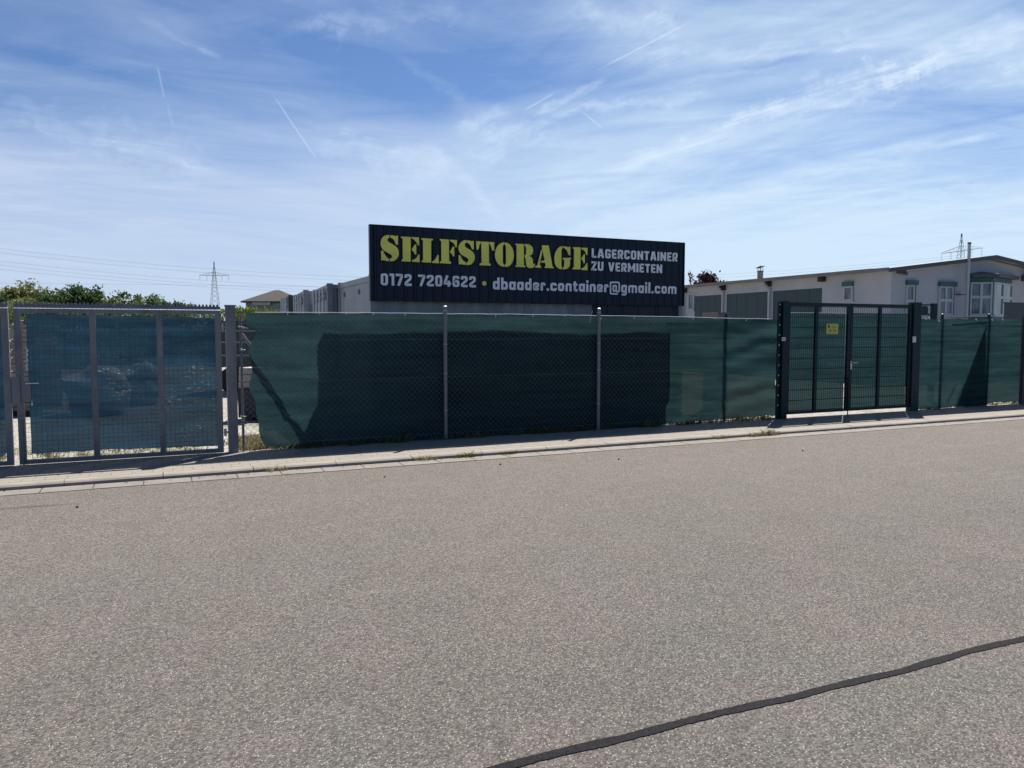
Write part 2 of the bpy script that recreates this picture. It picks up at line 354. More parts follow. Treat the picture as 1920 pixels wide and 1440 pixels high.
def asphalt():
    m = bpy.data.materials.new('aged_asphalt'); m.use_nodes = True; w = NT(m.node_tree); b = w.n['Principled BSDF']
    g = w.new('ShaderNodeNewGeometry').outputs['Position']
    def vor(scale):
        x = w.new('ShaderNodeTexVoronoi'); x.voronoi_dimensions = '2D'; w.l.new(g, x.inputs['Vector']); x.inputs['Scale'].default_value = scale; return x
    v1 = vor(125); v2 = vor(52)
    s1 = w.new('ShaderNodeSeparateColor'); w.l.new(v1.outputs['Color'], s1.inputs[0]); s2 = w.new('ShaderNodeSeparateColor'); w.l.new(v2.outputs['Color'], s2.inputs[0])
    big = w.noise(g, .55, 5, .6); mid = w.noise(g, 2.6, 5, .65); fine = w.noise(g, 34, 4, .7)
    base = w.mix(w.rng(big, .3, .7), (.101, .093, .083), (.117, .104, .093))
    base = w.mix(w.rng(w.noise(w.vm('ADD', g, (31, 7, 0)), .9, 4), .46, .62, 0, .6), base, (.101, .099, .090))
    base = w.mix(w.rng(w.noise(w.vm('ADD', g, (3, 17, 0)), 1.4, 4), .50, .66, 0, .4), base, (.136, .110, .105))
    # road tone lighter towards the gutter, scuffs along the lane
    sx = w.new('ShaderNodeSeparateXYZ'); w.l.new(g, sx.inputs[0])
    edge = w.rng(sx.outputs[1], 2.6, 8.6, 0, .62)
    base = w.mix(edge, base, (.150, .132, .118))
    sc1 = w.noise(w.vm('MULTIPLY', g, (.25, 3.2, 1)), 1.0, 5, .7)
    base = w.mix(w.rng(sc1, .58, .70, 0, .22), base, (.18, .165, .15))
    sc2 = w.noise(w.vm('MULTIPLY', w.vm('ADD', g, (40, 3, 0)), (.5, 5.0, 1)), 1.0, 4, .7)
    base = w.mix(w.m('MULTIPLY', w.rng(sc2, .56, .66, 0, .5), w.rng(sx.outputs[0], 6.0, 13.0)), base, (.20, .185, .165))
    k = w.rng(s1.outputs[0], 0, 1, .56, 1.42)
    base = w.mix(1.0, base, w.mix(0.0, w.xyz(k, k, k), (1, 1, 1)), 'MULTIPLY')
    k2 = w.rng(fine, .25, .75, .84, 1.16); k3 = w.rng(mid, .3, .7, .96, 1.04); kk = w.m('MULTIPLY', k2, k3)
    base = w.mix(1.0, base, w.xyz(kk, kk, kk), 'MULTIPLY')
    grain = w.m('MULTIPLY', w.rng(s1.outputs[1], .925, .95), w.rng(v1.outputs['Distance'], .55, .25))
    base = w.mix(w.m('MULTIPLY', grain, .8), base, (.42, .39, .36))
    grain2 = w.m('MULTIPLY', w.rng(s2.outputs[1], .95, .97), w.rng(v2.outputs['Distance'], .32, .2))
    base = w.mix(w.m('MULTIPLY', grain2, .35), base, (.36, .33, .31))
    dk = w.rng(s1.outputs[2], .12, .06, 0, .6)
    base = w.mix(dk, base, (.035, .033, .031))
    # damp stains near the gutter at the left
    for (px, py, ax, ay) in ((20, 953, .42, .07), (92, 948, .34, .05)):
        p = at_z(px, py, -.06)
        ex = w.m('DIVIDE', w.m('SUBTRACT', sx.outputs[0], p.x), ax); ey = w.m('DIVIDE', w.m('SUBTRACT', sx.outputs[1], p.y), ay)
        rr = w.m('ADD', w.m('ADD', w.m('MULTIPLY', ex, ex), w.m('MULTIPLY', ey, ey)), w.m('MULTIPLY', w.m('SUBTRACT', mid, .5), 2.0))
        base = w.mix(w.rng(rr, 1.1, .5, 0, .42), base, (.05, .046, .042))
    w.l.new(base, b.inputs['Base Color']); b.inputs['Roughness'].default_value = .92; b.inputs['Specular IOR Level'].default_value = .25
    bp = w.new('ShaderNodeBump'); bp.inputs['Strength'].default_value = .55; bp.inputs['Distance'].default_value = .006
    w.l.new(w.m('ADD', w.m('MULTIPLY', v1.outputs['Distance'], -1.2), w.m('MULTIPLY', fine, 1.0)), bp.inputs['Height']); w.l.new(bp.outputs[0], b.inputs['Normal'])
    return m
def tar():
    m = mat('tar_seal', (.018, .018, .020), .85, 0, .45, 60, bump=.9, bscale=160, spec=.12); return m
def paving():
    m = bpy.data.materials.new('concrete_paving'); m.use_nodes = True; w = NT(m.node_tree); b = w.n['Principled BSDF']
    g = w.new('ShaderNodeNewGeometry').outputs['Position']
    br = w.new('ShaderNodeTexBrick'); wob = w.vm('ADD', g, w.vm('MULTIPLY', w.new('ShaderNodeTexNoise').outputs['Color'], (.01, .01, 0))); w.l.new(wob, br.inputs['Vector'])
    br.inputs['Scale'].default_value = 1.0; br.inputs['Brick Width'].default_value = .22; br.inputs['Row Height'].default_value = .165; br.inputs['Mortar Size'].default_value = .008; br.inputs['Mortar Smooth'].default_value = .3
    br.inputs['Color1'].default_value = (.26, .237, .203, 1); br.inputs['Color2'].default_value = (.23, .212, .184, 1); br.inputs['Mortar'].default_value = (.10, .09, .07, 1); br.inputs['Bias'].default_value = 0
    n = w.noise(g, 2.2, 5, .65); n2 = w.noise(g, 30, 4, .65); n3 = w.noise(w.vm('ADD', g, (9, 2, 0)), 5.0, 5, .7)
    c = w.mix(w.rng(n, .35, .65, .25, .75), br.outputs[0], (.255, .232, .20))
    c = w.mix(w.rng(n3, .56, .72, 0, .5), c, (.22, .21, .165))
    k = w.rng(n2, .2, .8, .82, 1.15); c = w.mix(1.0, c, w.xyz(k, k, k), 'MULTIPLY')
    w.l.new(c, b.inputs['Base Color']); b.inputs['Roughness'].default_value = .92; b.inputs['Specular IOR Level'].default_value = .2
    bp = w.new('ShaderNodeBump'); bp.inputs['Strength'].default_value = .4; bp.inputs['Distance'].default_value = .006
    w.l.new(w.m('ADD', w.m('MULTIPLY', br.outputs[1], -1.0), w.m('MULTIPLY', n2, .6)), bp.inputs['Height']); w.l.new(bp.outputs[0], b.inputs['Normal']); return m
def gravel():
    m = bpy.data.materials.new('yard_gravel'); m.use_nodes = True; w = NT(m.node_tree); b = w.n['Principled BSDF']
    g = w.new('ShaderNodeNewGeometry').outputs['Position']
    v = w.new('ShaderNodeTexVoronoi'); w.l.new(g, v.inputs['Vector']); v.inputs['Scale'].default_value = 22
    s = w.new('ShaderNodeSeparateColor'); w.l.new(v.outputs['Color'], s.inputs[0])
    n = w.noise(g, .8, 5, .65)
    c = w.mix(s.outputs[0], (.22, .21, .19), (.42, .40, .36)); c = w.mix(w.rng(n, .52, .66, 0, .8), c, (.12, .14, .05))
    w.l.new(c, b.inputs['Base Color']); b.inputs['Roughness'].default_value = .95; b.inputs['Specular IOR Level'].default_value = .1
    bp = w.new('ShaderNodeBump'); bp.inputs['Strength'].default_value = .9; bp.inputs['Distance'].default_value = .03
    w.l.new(v.outputs['Distance'], bp.inputs['Height']); w.l.new(bp.outputs[0], b.inputs['Normal']); return m
M['asphalt'] = asphalt(); M['tar'] = tar(); M['paving'] = paving(); M['gravel'] = gravel()
M['field'] = mat('meadow', (.09, .10, .055), .95, 0, .3, .05, spec=.1, dirt=(.14, .14, .07), dirt_amt=.6)
M['joint'] = mat('joint_dirt', (.07, .06, .05), .95, 0, .3, 6, spec=.1)

# ------------------------------------------------------------------ the setting: ground, road, kerb, pavement
V_FENCE, V_KERB, V_GUT, ZR = 11.15, 9.70, 9.42, -.06
def sheet(name, x0, x1, y0, y1, z, m):
    b = MB(); b.quad((x0, y0, z), (x1, y0, z), (x1, y1, z), (x0, y1, z)); return structure(b.build(name, m, recalc=False))
sheet('ground', -4000, 4000, -2000, 6000, -.12, M['field'])
sheet('road', -90, 160, -6.0, V_GUT + .1, ZR, M['asphalt'])
sheet('pavement', -90, 160, V_KERB + .13, V_FENCE + .03, 0.0, M['paving'])
sheet('yard_ground', -60, 60, V_FENCE + .03, 42, -.004, M['gravel'])
sheet('gutter_bed', -90, 160, V_GUT - .01, V_KERB + .2, ZR + .004, M['joint'])
b = MB(); u = -30.0
while u < 60:                                              # rounded kerb stones, one metre each
    L = 1.0 - .008; prof = [(V_KERB + .135, ZR + .01), (V_KERB + .135, .003), (V_KERB + .06, .002), (V_KERB + .028, -.006), (V_KERB + .006, -.022), (V_KERB, ZR + .004)]
    j = rng.uniform(-.004, .004); z = rng.uniform(-.003, .003)
    b.prism([(u, y + j, zz + (z if zz > -.05 else 0)) for (y, zz) in prof], (L, 0, 0)); u += 1.0
structure(b.build('kerb', M['kerb']))
b = MB(); u = -30.2
while u < 60:                                              # gutter slabs
    L = .5; j = rng.uniform(-.006, .006)
    b.hexa([(u, V_GUT + j, ZR), (u + L - .012, V_GUT + j, ZR), (u + L - .012, V_KERB - .03, ZR), (u, V_KERB - .03, ZR),
            (u, V_GUT + j, ZR + .005 + j * .2), (u + L - .012, V_GUT + j, ZR + .005), (u + L - .012, V_KERB - .022, ZR + .009), (u, V_KERB - .022, ZR + .009)]); u += L
structure(b.build('gutter', M['gutter']))
# tar seam across the road
pts = [(700, 1500), (932, 1440), (1010, 1421), (1086, 1402), (1166, 1383), (1245, 1362), (1351, 1335), (1474, 1309), (1590, 1280), (1697, 1256), (1803, 1224), (1860, 1210), (1925, 1196), (2300, 1110)]
b = MB(); L = [at_z(x, y, ZR + .004) for x, y in pts]; dense = []
for a, c in zip(L, L[1:]):
    n = max(2, int((c - a).length / .012))
    for k in range(n): dense.append(a.lerp(c, k / n))
lf, rt = [], []
for k, p in enumerate(dense):
    d = (dense[min(k + 1, len(dense) - 1)] - dense[max(k - 1, 0)]).normalized(); nn = Vector((-d.y, d.x, 0))
    w1 = .025 + .008 * noise.noise(p * 5) + .003 * noise.noise(p * 23) + .004 * noise.noise(p * 61); w2 = .025 + .008 * noise.noise(p * 5 + Vector((9, 9, 9))) + .003 * noise.noise(p * 23 + Vector((5, 0, 0))) + .004 * noise.noise(p * 61 + Vector((1, 0, 0)))
    lf.append(p + nn * w1); rt.append(p - nn * w2)
for k in range(len(lf) - 1): b.quad(rt[k], rt[k + 1], lf[k + 1], lf[k])
structure(b.build('road_seam', M['tar']))

# ------------------------------------------------------------------ grey steel double gate with blue cloth
VG = 11.10
def gate_leaf(uL, uR, label, uprights, z0, z1, lock=False, hinge_side=1):
    t = thing('steel_gate', ((uL + uR) / 2, VG, 0), label, 'gate', 'leaves of the grey mesh gate')
    f = MB(); s = .075
    f.box(uL, uL + s, VG - .025, VG + .025, z0, z1 - .075); f.box(uR - s, uR, VG - .025, VG + .025, z0, z1 - .075)
    f.box(uL, uR, VG - .025, VG + .025, z1 - .073, z1 - .022); f.box(uL, uR, VG - .007, VG + .025, z1 - .0215, z1 + .012); f.box(uL + s + .002, uR - s - .002, VG - .024, VG + .024, z0, z0 + .05)
    f.build('frame', M['gate_steel'], t)
    e_ = MB(); e_.face([(uL, VG - .026, z1 - .019), (uR, VG - .026, z1 - .019), (uR, VG - .008, z1 - .003), (uL, VG - .008, z1 - .003)]); e_.face([(uL, VG - .026, z1 - .019), (uL, VG - .026, z1 - .022), (uR, VG - .026, z1 - .022), (uR, VG - .026, z1 - .019)]); e_.build('top_edge', M['edge'], t)
    for u in uprights:
        q = MB(); q.box(u - .035, u + .035, VG - .03, VG + .02, z0 + .052, z1 - .075); q.build('upright', M['gate_steel'], t)
    k = MB(); u = uL + .02; k.box(uL, uR, VG + .012, VG + .020, z1 + .0125, z1 + .030)
    while u < uR - .03:
        k.prism([(u, VG + .013, z1 + .030), (u + .036, VG + .013, z1 + .030), (u + .026, VG + .013, z1 + .06), (u + .010, VG + .013, z1 + .06)], (0, .006, 0)); u += .045
    k.build('spike_strip', M['gate_steel'], t)
    g = MB(); u = uL + s
    while u < uR - s: g.bar((u, VG + .030, z0 + .03), (u, VG + .030, z1 - .03), .0022, 4); u += .0565
    z = z0 + .05
    while z < z1 - .05: g.bar((uL + .03, VG + .034, z), (uR - .03, VG + .034, z), .0022, 4); z += .0565
    g.build('wire_grid', M['wire'], t)
    if lock:
        p, q = at_v(22, 705, VG), at_v(40, 755, VG)
        x = MB(); x.box(p.x, q.x, VG - .05, VG + .05, q.z, p.z); x.box(q.x + .004, q.x + .11, VG - .03, VG + .03, q.z + .02, p.z - .06); lb = x.build('lock_box', M['gate_steel'], t)
        h = at_v(50, 719, VG - .07); x = MB(); x.bar(h + Vector((0, .04, 0)), h, .012, 8); x.bar(h, h + Vector((.13, 0, .003)), .011, 8); x.build('handle', M['chrome'], lb)
        p = at_v(41.5, 783, VG); x = MB(); x.bar((p.x, VG - .035, p.z), (p.x + .004, VG - .035, .01), .011, 8); x.box(p.x - .03, p.x + .03, VG - .05, VG - .02, p.z - .02, p.z + .02); x.build('drop_bolt', M['galv'], t)
    return t
A = at_v(37, 860, VG).x; B = at_v(420, 855, VG).x; zt = at_v(200, 577, VG).z; zb = at_v(200, 861, VG).z
gate_leaf(A, B, 'grey mesh gate leaf with lock box and three tall panels beside the post', [at_v(177, 700, VG).x, at_v(301.5, 700, VG).x], zb, zt, True)
A2 = at_v(27, 860, VG).x
gate_leaf(A2 - 2.35, A2, 'grey mesh gate leaf mostly cut off by the left picture edge', [A2 - .8, A2 - 1.6], zb, zt)

def cloth(u0, u1, zf_bot, zf_top, v, step=.06, amp=.012, seed=0, xs=.8, zs=2.6, edgeL=None):
    """a hanging sheet with soft folds; zf_* give the lower and upper edge by u"""
    b = MB(); nu = max(2, int((u1 - u0) / step)); nz = 34
    for i in range(nu + 1):
        for j in range(nz + 1):
            fz = j / nz; u = u0 + (u1 - u0) * i / nu; zb_, zt_ = zf_bot(u), zf_top(u); z = zb_ + (zt_ - zb_) * fz
            uu = u
            if edgeL and i < 8: uu = u + edgeL(z) * (1 - i / 8)
            dv = amp * (noise.noise(Vector((u * xs, z * zs, seed))) + .5 * noise.noise(Vector((u * xs * 3, z * zs * 3, seed + 4))) + .25 * noise.noise(Vector((u * 9, z * 14, seed))))
            b.v.append(Vector((uu, v + dv, z)))
    for i in range(nu):
        for j in range(nz): a = i * (nz + 1) + j; b.f.append((a, a + nz + 1, a + nz + 2, a + 1))
    return b
def interp(tab):
    def f(x):
        if x <= tab[0][0]: return tab[0][1]
        for (a, ya), (c, yc) in zip(tab, tab[1:]):
            if x <= c: return ya + (yc - ya) * (x - a) / (c - a)
        return tab[-1][1]
    return f
VT = VG + .062
def edge(pxs, v, rag=0.0, seed=0):
    tab = [(at_v(x, y, v).x, at_v(x, y, v).z) for x, y in pxs]; g = interp(tab)
    return lambda u: g(u) + rag * noise.noise(Vector((u * 6, seed, 0))) + rag * .5 * noise.noise(Vector((u * 21, seed, 3)))
t = thing('screen_cloth', (at_v(230, 850, VT).x, VT, 0), 'blue screen cloth tied behind the three panel grey gate leaf', 'screen cloth', 'blue cloths on the grey gate')
c = cloth(at_v(53, 700, VT).x, at_v(411, 700, VT).x, edge([(50, 851), (120, 848), (200, 843), (300, 840), (412, 836)], VT, .014, 2), edge([(50, 588), (180, 591), (300, 593), (412, 596)], VT, .010, 5), VT, .05, .034, 3)
c.build('cloth', M['tarp'], t, True, False)
for (px, py) in ((51, 657), (51, 665), (51, 675), (51, 684), (51, 692), (411, 612), (411, 694), (411, 825), (57, 742), (60, 758)):
    p = at_v(px, py, VT - .03); b = MB(); b.ball(p, (.012, .012, .020)); b.bar(p, p + Vector((rng.uniform(-.03, .01), 0, .06)), .004, 5); b.build('cord_tie', M['cord'], t, True)
t = thing('screen_cloth', (A2 - 1.2, VT, 0), 'blue screen cloth behind the gate leaf at the left picture edge', 'screen cloth', 'blue cloths on the grey gate')
cloth(A2 - 2.25, at_v(19, 700, VT).x, edge([(-60, 862), (0, 858), (12, 852), (20, 838)], VT, .02, 8), edge([(-60, 585), (0, 586), (20, 588)], VT, .01, 9), VT, .05, .034, 6).build('cloth', M['tarp'], t, True, False)
for py in (640, 660, 675, 700, 795): 
    p = at_v(18, py, VT - .03); b = MB(); b.ball(p, (.012, .012, .018)); b.bar(p, p + Vector((.03, 0, .03)), .004, 5); b.build('cord_tie', M['cord'], t, True)
# gate post
p0, p1 = at_v(430, 840, VG), at_v(445.5, 840, VG); pt = at_v(436, 572, VG).z
t = thing('gate_post', ((p0.x + p1.x) / 2, VG, 0), 'thick square grey steel post between blue gate and green fence', 'gate post')
w_ = .125; cx = (p0.x + p1.x) / 2
b = MB(); b.box(cx - w_ / 2, cx + w_ / 2, VG - .06, VG + .065, -.02, pt - .02); b.build('shaft', M['gate_steel'], t)
b = MB(); b.box(cx - w_ / 2 - .008, cx + w_ / 2 + .008, VG - .068, VG + .073, pt - .018, pt); b.build('cap', M['galv'], t)
for py in (612, 810):
    z = at_v(425, py, VG).z; b = MB(); b.bar((cx - .12, VG - .02, z), (cx - w_ / 2, VG - .02, z), .014, 8); b.bar((cx - .10, VG - .02, z - .05), (cx - .10, VG - .02, z + .05), .018, 8); b.build('hinge', M['galv_light'], t)

# ------------------------------------------------------------------ chain link fences with green shade net
def chain_link(t, u0, u1, z0, z1, v):
    g = MB(); p = .086; dz = z1 - z0
    k = int((u1 - u0 + dz) / p)
    for i in range(k + 1):                                  # two families of diagonal wires
        s = u0 - dz + i * p
        a = Vector((s, v, z0)); e = Vector((s + dz, v, z1))
        for (fl, off) in ((1, .002), (-1, -.002)):
            q0 = [s, z0]; q1 = [s + dz, z1]
            if q0[0] < u0: q0 = [u0, z0 + (u0 - s)]
            if q1[0] > u1: q1 = [u1, z0 + (u1 - s)]
            if q1[0] - q0[0] < .01: continue
            if fl == 1: g.bar((q0[0], v + off, q0[1]), (q1[0], v + off, q1[1]), .0016, 3, cap=False)
            else: g.bar((u0 + u1 - q0[0], v + off, q0[1]), (u0 + u1 - q1[0], v + off, q1[1]), .0016, 3, cap=False)
    for z in (z0 + .06, (z0 + z1) / 2, z1 - .35, z1 - .02): g.bar((u0, v - .003, z), (u1, v - .003, z), .0019, 4)
    u = u0 + .02
    while u < u1:                                           # twisted wire ends along the top
        g.bar((u, v, z1 - .005), (u + .012, v, z1 + .028), .0018, 3, cap=False); g.bar((u + .012, v, z1 - .005), (u, v, z1 + .028), .0018, 3, cap=False); u += p
    g.build('wire_mesh', M['link'], t, recalc=False)
def round_post(t, px, ytop, v, r, m, cap=True, name='post'):
    u = at_v(px, 700, v).x; zt = at_v(px, ytop, v).z
    b = MB(); b.bar((u, v, -.02), (u, v, zt), r, 14); o = b.build(name, m, t)
    if cap:
        c = MB(); c.bar((u, v, zt + .001), (u, v, zt + .012), r + .004, 14); c.bar((u, v, zt + .012), (u, v, zt + .024), r + .002, 14, .01); c.build('post_cap', M['galv_light'] if m is M['galv'] else M['green_steel'], o)
    for z in (zt - .06, zt * .72, zt * .5, zt * .22):
        b = MB(); b.bar((u, v, z), (u, v, z + .012), r + .003, 12); b.build('wire_clip', M['galv_light'] if m is M['galv'] else M['green_steel'], o)
    return u, zt
VW = V_FENCE - .012
UL = at_v(452, 700, VW).x; UR = at_v(1457, 700, VW).x; ZT = 1.885
t = thing('chain_link_fence', ((UL + UR) / 2, VW, 0), 'long galvanised chain link fence between the blue gate and the green gate', 'fence', 'chain link fences')
U_SW = at_v(1252, 700, VW).x; chain_link(t, UL, U_SW, .03, ZT, VW); chain_link(t, U_SW, UR, .03, ZT, VW + .065)
for (px, yt) in ((835, 576), (1122, 580)): round_post(t, px, yt, VW - .045, .032, M['galv'])
round_post(t, 1359.5, 589, VW + .085, .026, M['green_steel'], False)
u, z = round_post(t, 453.5, 583, VW, .018, M['galv'], False)
b = MB(); b.bar((u + .02, VW + .09, 1.62), at_v(596, 822, VW + .10), .021, 10); b.build('brace', M['galv'], t)
for (px, py) in ((448, 612), (457, 614), (452, 655), (452, 780)):
    p = at_v(px, py, VW - .02); b = MB(); b.ball(p, (.014, .012, .016)); b.bar(p, p + Vector((.06, 0, -.01)), .005, 5); b.build('wire_tie', M['cord'], t, True)
VN = V_FENCE + .012
t = thing('shade_net', ((UL + UR) / 2, VN, 0), 'long green shade net stretched along the fence below the big sign', 'shade net', 'green shade nets')
def eL(z): return .05 * math.sin(z * 3.1 + 1.2) + .05 * noise.noise(Vector((z * 4, 1, 2))) + (-.10 if z > 1.72 else 0) + (.10 * max(0, .25 - z) / .25) + .03
sag = lambda f: (lambda u: f(u) - .010 * abs(math.sin(u * 5.6)))
topL = edge([(466, 586), (600, 586.5), (700, 587), (830, 588.5), (960, 589.5), (1110, 592), (1280, 594.5), (1360, 597), (1456, 598.5)], VN, .006, 11)
botL = edge([(466, 838), (520, 838), (560, 832), (600, 836), (640, 834), (835, 824), (1100, 807), (1220, 799), (1260, 794), (1300, 790), (1360, 786), (1400, 782), (1456, 779)], VN, .022, 14)
cl = cloth(at_v(472, 700, VN).x, at_v(1456, 700, VN).x, botL, sag(topL), VN, .055, .026, 20, .8, 3.4, eL)
UP = at_v(1359.5, 700, VN).x; UE = at_v(1456, 700, VN).x
for p in cl.v:                                            # pulled creases in the last bay
    if p.x > UP - .25:
        k = min(1, max(0, (p.x - UP + .25) / .4)); a = p.z * 9 - (p.x - UP) * 2.2
        p.y += k * .024 * math.sin(a * 1.7 + 2 * noise.noise(Vector((p.x * 2, p.z * 2, 7))))
cl.build('net', M['net'], t, True, False)
for (px, py, L) in ((1111, 582, .20), (1213, 597, .17), (1269, 597, .17), (1127, 596, .05), (700, 587, .03), (650, 586, .03), (930, 590, .03), (1000, 591, .03), (1190, 594, .03), (1300, 597, .03), (1400, 599, .03), (760, 588, .03), (1060, 591, .03), (540, 586, .03), (600, 586, .03)):
    p = at_v(px, py, VN - .035); b = MB(); b.bar(p, p + Vector((-.05 * L / .17, 0, -L)), .004 if L > .1 else .007, 5); b.build('cable_tie', M['white_plastic'] if L < .1 or px == 1111 else M['galv'], t)
b = MB(); b.tube([(u_, VN - .02, topL(u_) + .004 + .003 * noise.noise(Vector((u_ * 9, 0, 0)))) for u_ in [at_v(480, 700, VN).x + k * .12 for k in range(int((UE - at_v(480, 700, VN).x) / .12))]], .0045, 5); b.build('edge_cord', M['cord'], t)

# right hand fence
UL2 = at_v(1724, 690, VW).x; UR2 = UL2 + 14.0
t = thing('chain_link_fence', ((UL2 + UR2) / 2, VW, 0), 'short chain link fence running right from the green gate', 'fence', 'chain link fences')
chain_link(t, UL2, UR2, .03, 1.865, VW + .065)
for px, yt in ((1763, 590), (1850, 590), (2020, 592), (2190, 594)): round_post(t, px, yt, VW + .085, .03, M['green_steel'])
a = at_v(1785, 596, VW + .085); c = at_v(1850, 594.5, VW + .085); b = MB(); b.bar(a, c, .012, 8); b.build('top_rail', M['green_steel'], t)
b = MB(); pb = at_v(1848, 765, VW + .2); b.bar(at_v(1848, 602, VW + .09), Vector((at_v(1795, 760, VW + .5).x, VW + .75, 0)), .028, 8); b.build('brace', M['green_steel'], t)
p = at_v(1915, 700, VG); b = MB(); b.box(p.x - .035, p.x + .045, VG - .07, VG + .01, -.02, at_v(1915, 593, VG).z); b.box(p.x - .04, p.x + .05, VG - .075, VG + .015, at_v(1915, 593, VG).z + .002, at_v(1915, 593, VG).z + .012)
tag(b.build('fence_post', M['brown_post']), 'square brown post in front of the net at the right picture edge', 'post')
t = thing('shade_net', ((UL2 + UR2) / 2, VN, 0), 'green shade net with a dark triangle for brace shade right of the green gate', 'shade net', 'green shade nets')
top2 = edge([(1722, 598), (1800, 597.5), (1920, 598), (2100, 598)], VN, .010, 31); bot2 = edge([(1722, 768), (1760, 766), (1790, 762), (1840, 762), (1860, 755), (1905, 753), (1930, 758), (2100, 748)], VN, .03, 34)
cloth(at_v(1722, 690, VN).x, UR2, bot2, sag(top2), VN, .055, .02, 40, .9, 3.0).build('net', M['net'], t, True, False)
b = MB(); P = [at_v(1848, 604, VN + .05), at_v(1848, 768, VN + .05), at_v(1788, 765, VN + .05)]  # second net layer added as a dark triangle for the brace's shade
for i in range(8):
    for j in range(10):
        def gp(i, j):
            a = P[0].lerp(P[1], j / 10); c = P[0].lerp(P[2], j / 10); q = a.lerp(c, i / 8); return q + Vector((0, .01 * noise.noise(q * 3), 0))
        b.quad(gp(i, j), gp(i, j + 1), gp(i + 1, j + 1), gp(i + 1, j))
b.build('brace_shade', M['net'], t, True)
for (px, py) in ((1735, 596), (1742, 595), (1760, 600), (1830, 598), (1860, 599), (1880, 598)):
    p = at_v(px, py, VN - .04); b = MB(); b.bar(p, p + Vector((.03, 0, -.035)), .008, 5); b.build('cable_tie', M['white_plastic'], t)

# ------------------------------------------------------------------ green double rod gate
VD = 11.10
def at_d2(px, py): return at_v(px, py, VD)
uA, uA2 = at_v(1462.5, 680, VD).x, at_v(1473, 680, VD).x
uB, uB2 = at_v(1706, 680, VD).x, at_v(1720, 680, VD).x
def green_post(u0, u1, ytop, px, label, strip=False):
    zt = at_v(px, ytop, VD).z; w = u1 - u0
    t = thing('gate_post', ((u0 + u1) / 2, VD, 0), label, 'gate post', 'green gate posts')
    b = MB(); b.box(u0, u1, VD - .06, VD + .06, -.02, zt); b.build('shaft', M['green_steel'], t)
    b = MB(); b.box(u0 - .004, u1 + .004, VD - .064, VD + .064, zt + .002, zt + .016); b.build('cap', M['green_steel'], t)
    if strip:
        b = MB(); b.box(u0 - .085, u0 - .004, VD - .01, VD + .01, .0, zt - .01); s = b.build('fixing_strip', M['green_steel'], t)
        for k in range(11):
            z = zt - .05 - k * .19; q = MB(); q.bar((u0 - .045, VD - .018, z), (u0 - .045, VD - .009, z), .014, 8); q.build('bolt', M['chrome'], s)
    return t
tl = green_post(uA, uA2, 566, 1468, 'dark green square gate post with a row of bolts down its left side', True)
tr_ = green_post(uB, uB2, 568.5, 1714, 'dark green square gate post at the right end of the green gate')
p, q = at_v(1465.8, 632.5, VD - .06), at_v(1472.5, 639, VD - .06); b = MB(); b.box(p.x, q.x, VD - .066, VD - .0605, q.z, p.z); k = b.build('plate', M['white_plastic'], org=((p.x + q.x) / 2, VD - .063, q.z)); tag(k, 'small white square plate on the left post of the green gate', 'plate')
b = MB(); b.box(p.x + .012, q.x - .016, VD - .0675, VD - .0662, (p.z + q.z) / 2 - .010, (p.z + q.z) / 2 + .010); b.build('print', M['grey_slat'], k)
p, q = at_v(1711, 631, VD - .06), at_v(1717, 642, VD - .06); b = MB(); b.box(p.x, q.x, VD - .066, VD - .0605, q.z, p.z); b.box(p.x + .008, q.x - .008, VD - .072, VD - .0662, q.z + .01, p.z - .03)
tag(b.build('plate', M['white_plastic'], org=((p.x + q.x) / 2, VD - .063, q.z)), 'small white upright plate on the right post of the green gate', 'plate')
uM = at_v(1591, 680, VD).x
def green_leaf(u0, u1, um, label, hand):
    z0, z1 = .075, at_v(1560, 568.5, VD).z
    t = thing('rod_mesh_gate', ((u0 + u1) / 2, VD, 0), label, 'gate', 'leaves of the green gate')
    f = MB(); s = .065; f.box(u0, u0 + s, VD - .025, VD + .025, z0, z1 - .062); f.box(u1 - s, u1, VD - .025, VD + .025, z0, z1 - .062); f.box(u0, u1, VD - .025, VD + .025, z1 - .06, z1); f.box(u0 + s + .002, u1 - s - .002, VD - .024, VD + .024, z0, z0 + .045); f.build('frame', M['green_steel'], t)
    b = MB(); b.box(um - .036, um + .036, VD - .03, VD + .02, z0 + .047, z1 - .062); b.build('upright', M['green_steel'], t)
    g = MB(); u = u0 + s + .02
    while u < u1 - s: g.bar((u, VD + .002, z0 + .04), (u, VD + .002, z1 - .05), .0042, 5); u += .05
    z = z0 + .06
    while z < z1 - .05: g.bar((u0 + s, VD - .008, z), (u1 - s, VD - .008, z), .006, 5); g.bar((u0 + s, VD + .012, z), (u1 - s, VD + .012, z), .006, 5); z += .2
    g.build('rod_mesh', M['green_steel'], t)
    if hand:
        p = at_v(1595.5, 680, VD - .03); b = MB(); b.box(u0 + .012, u0 + .048, VD - .034, VD - .0255, p.z - .13, p.z + .03); hp = b.build('lock_plate', M['chrome'], t)
        b = MB(); b.bar((u0 + .03, VD - .034, p.z), (u0 + .03, VD - .075, p.z), .010, 8); b.bar((u0 + .03, VD - .075, p.z), (u0 + .155, VD - .075, p.z), .010, 8); b.build('handle', M['chrome'], hp); b = MB(); b.bar((u0 + .03, VD - .034, p.z - .09), (u0 + .03, VD - .046, p.z - .09), .013, 10); b.build('lock_cylinder', M['chrome'], hp)
    else:
        b = MB(); b.bar((u1 - .02, VD - .035, .0), (u1 - .02, VD - .035, .75), .010, 8); b.build('drop_bolt', M['green_steel'], t)
    return t
green_leaf(uA2 + .012, uM - .006, at_v(1528, 680, VD).x, 'dark green rod mesh gate leaf carrying the yellow notice', False)
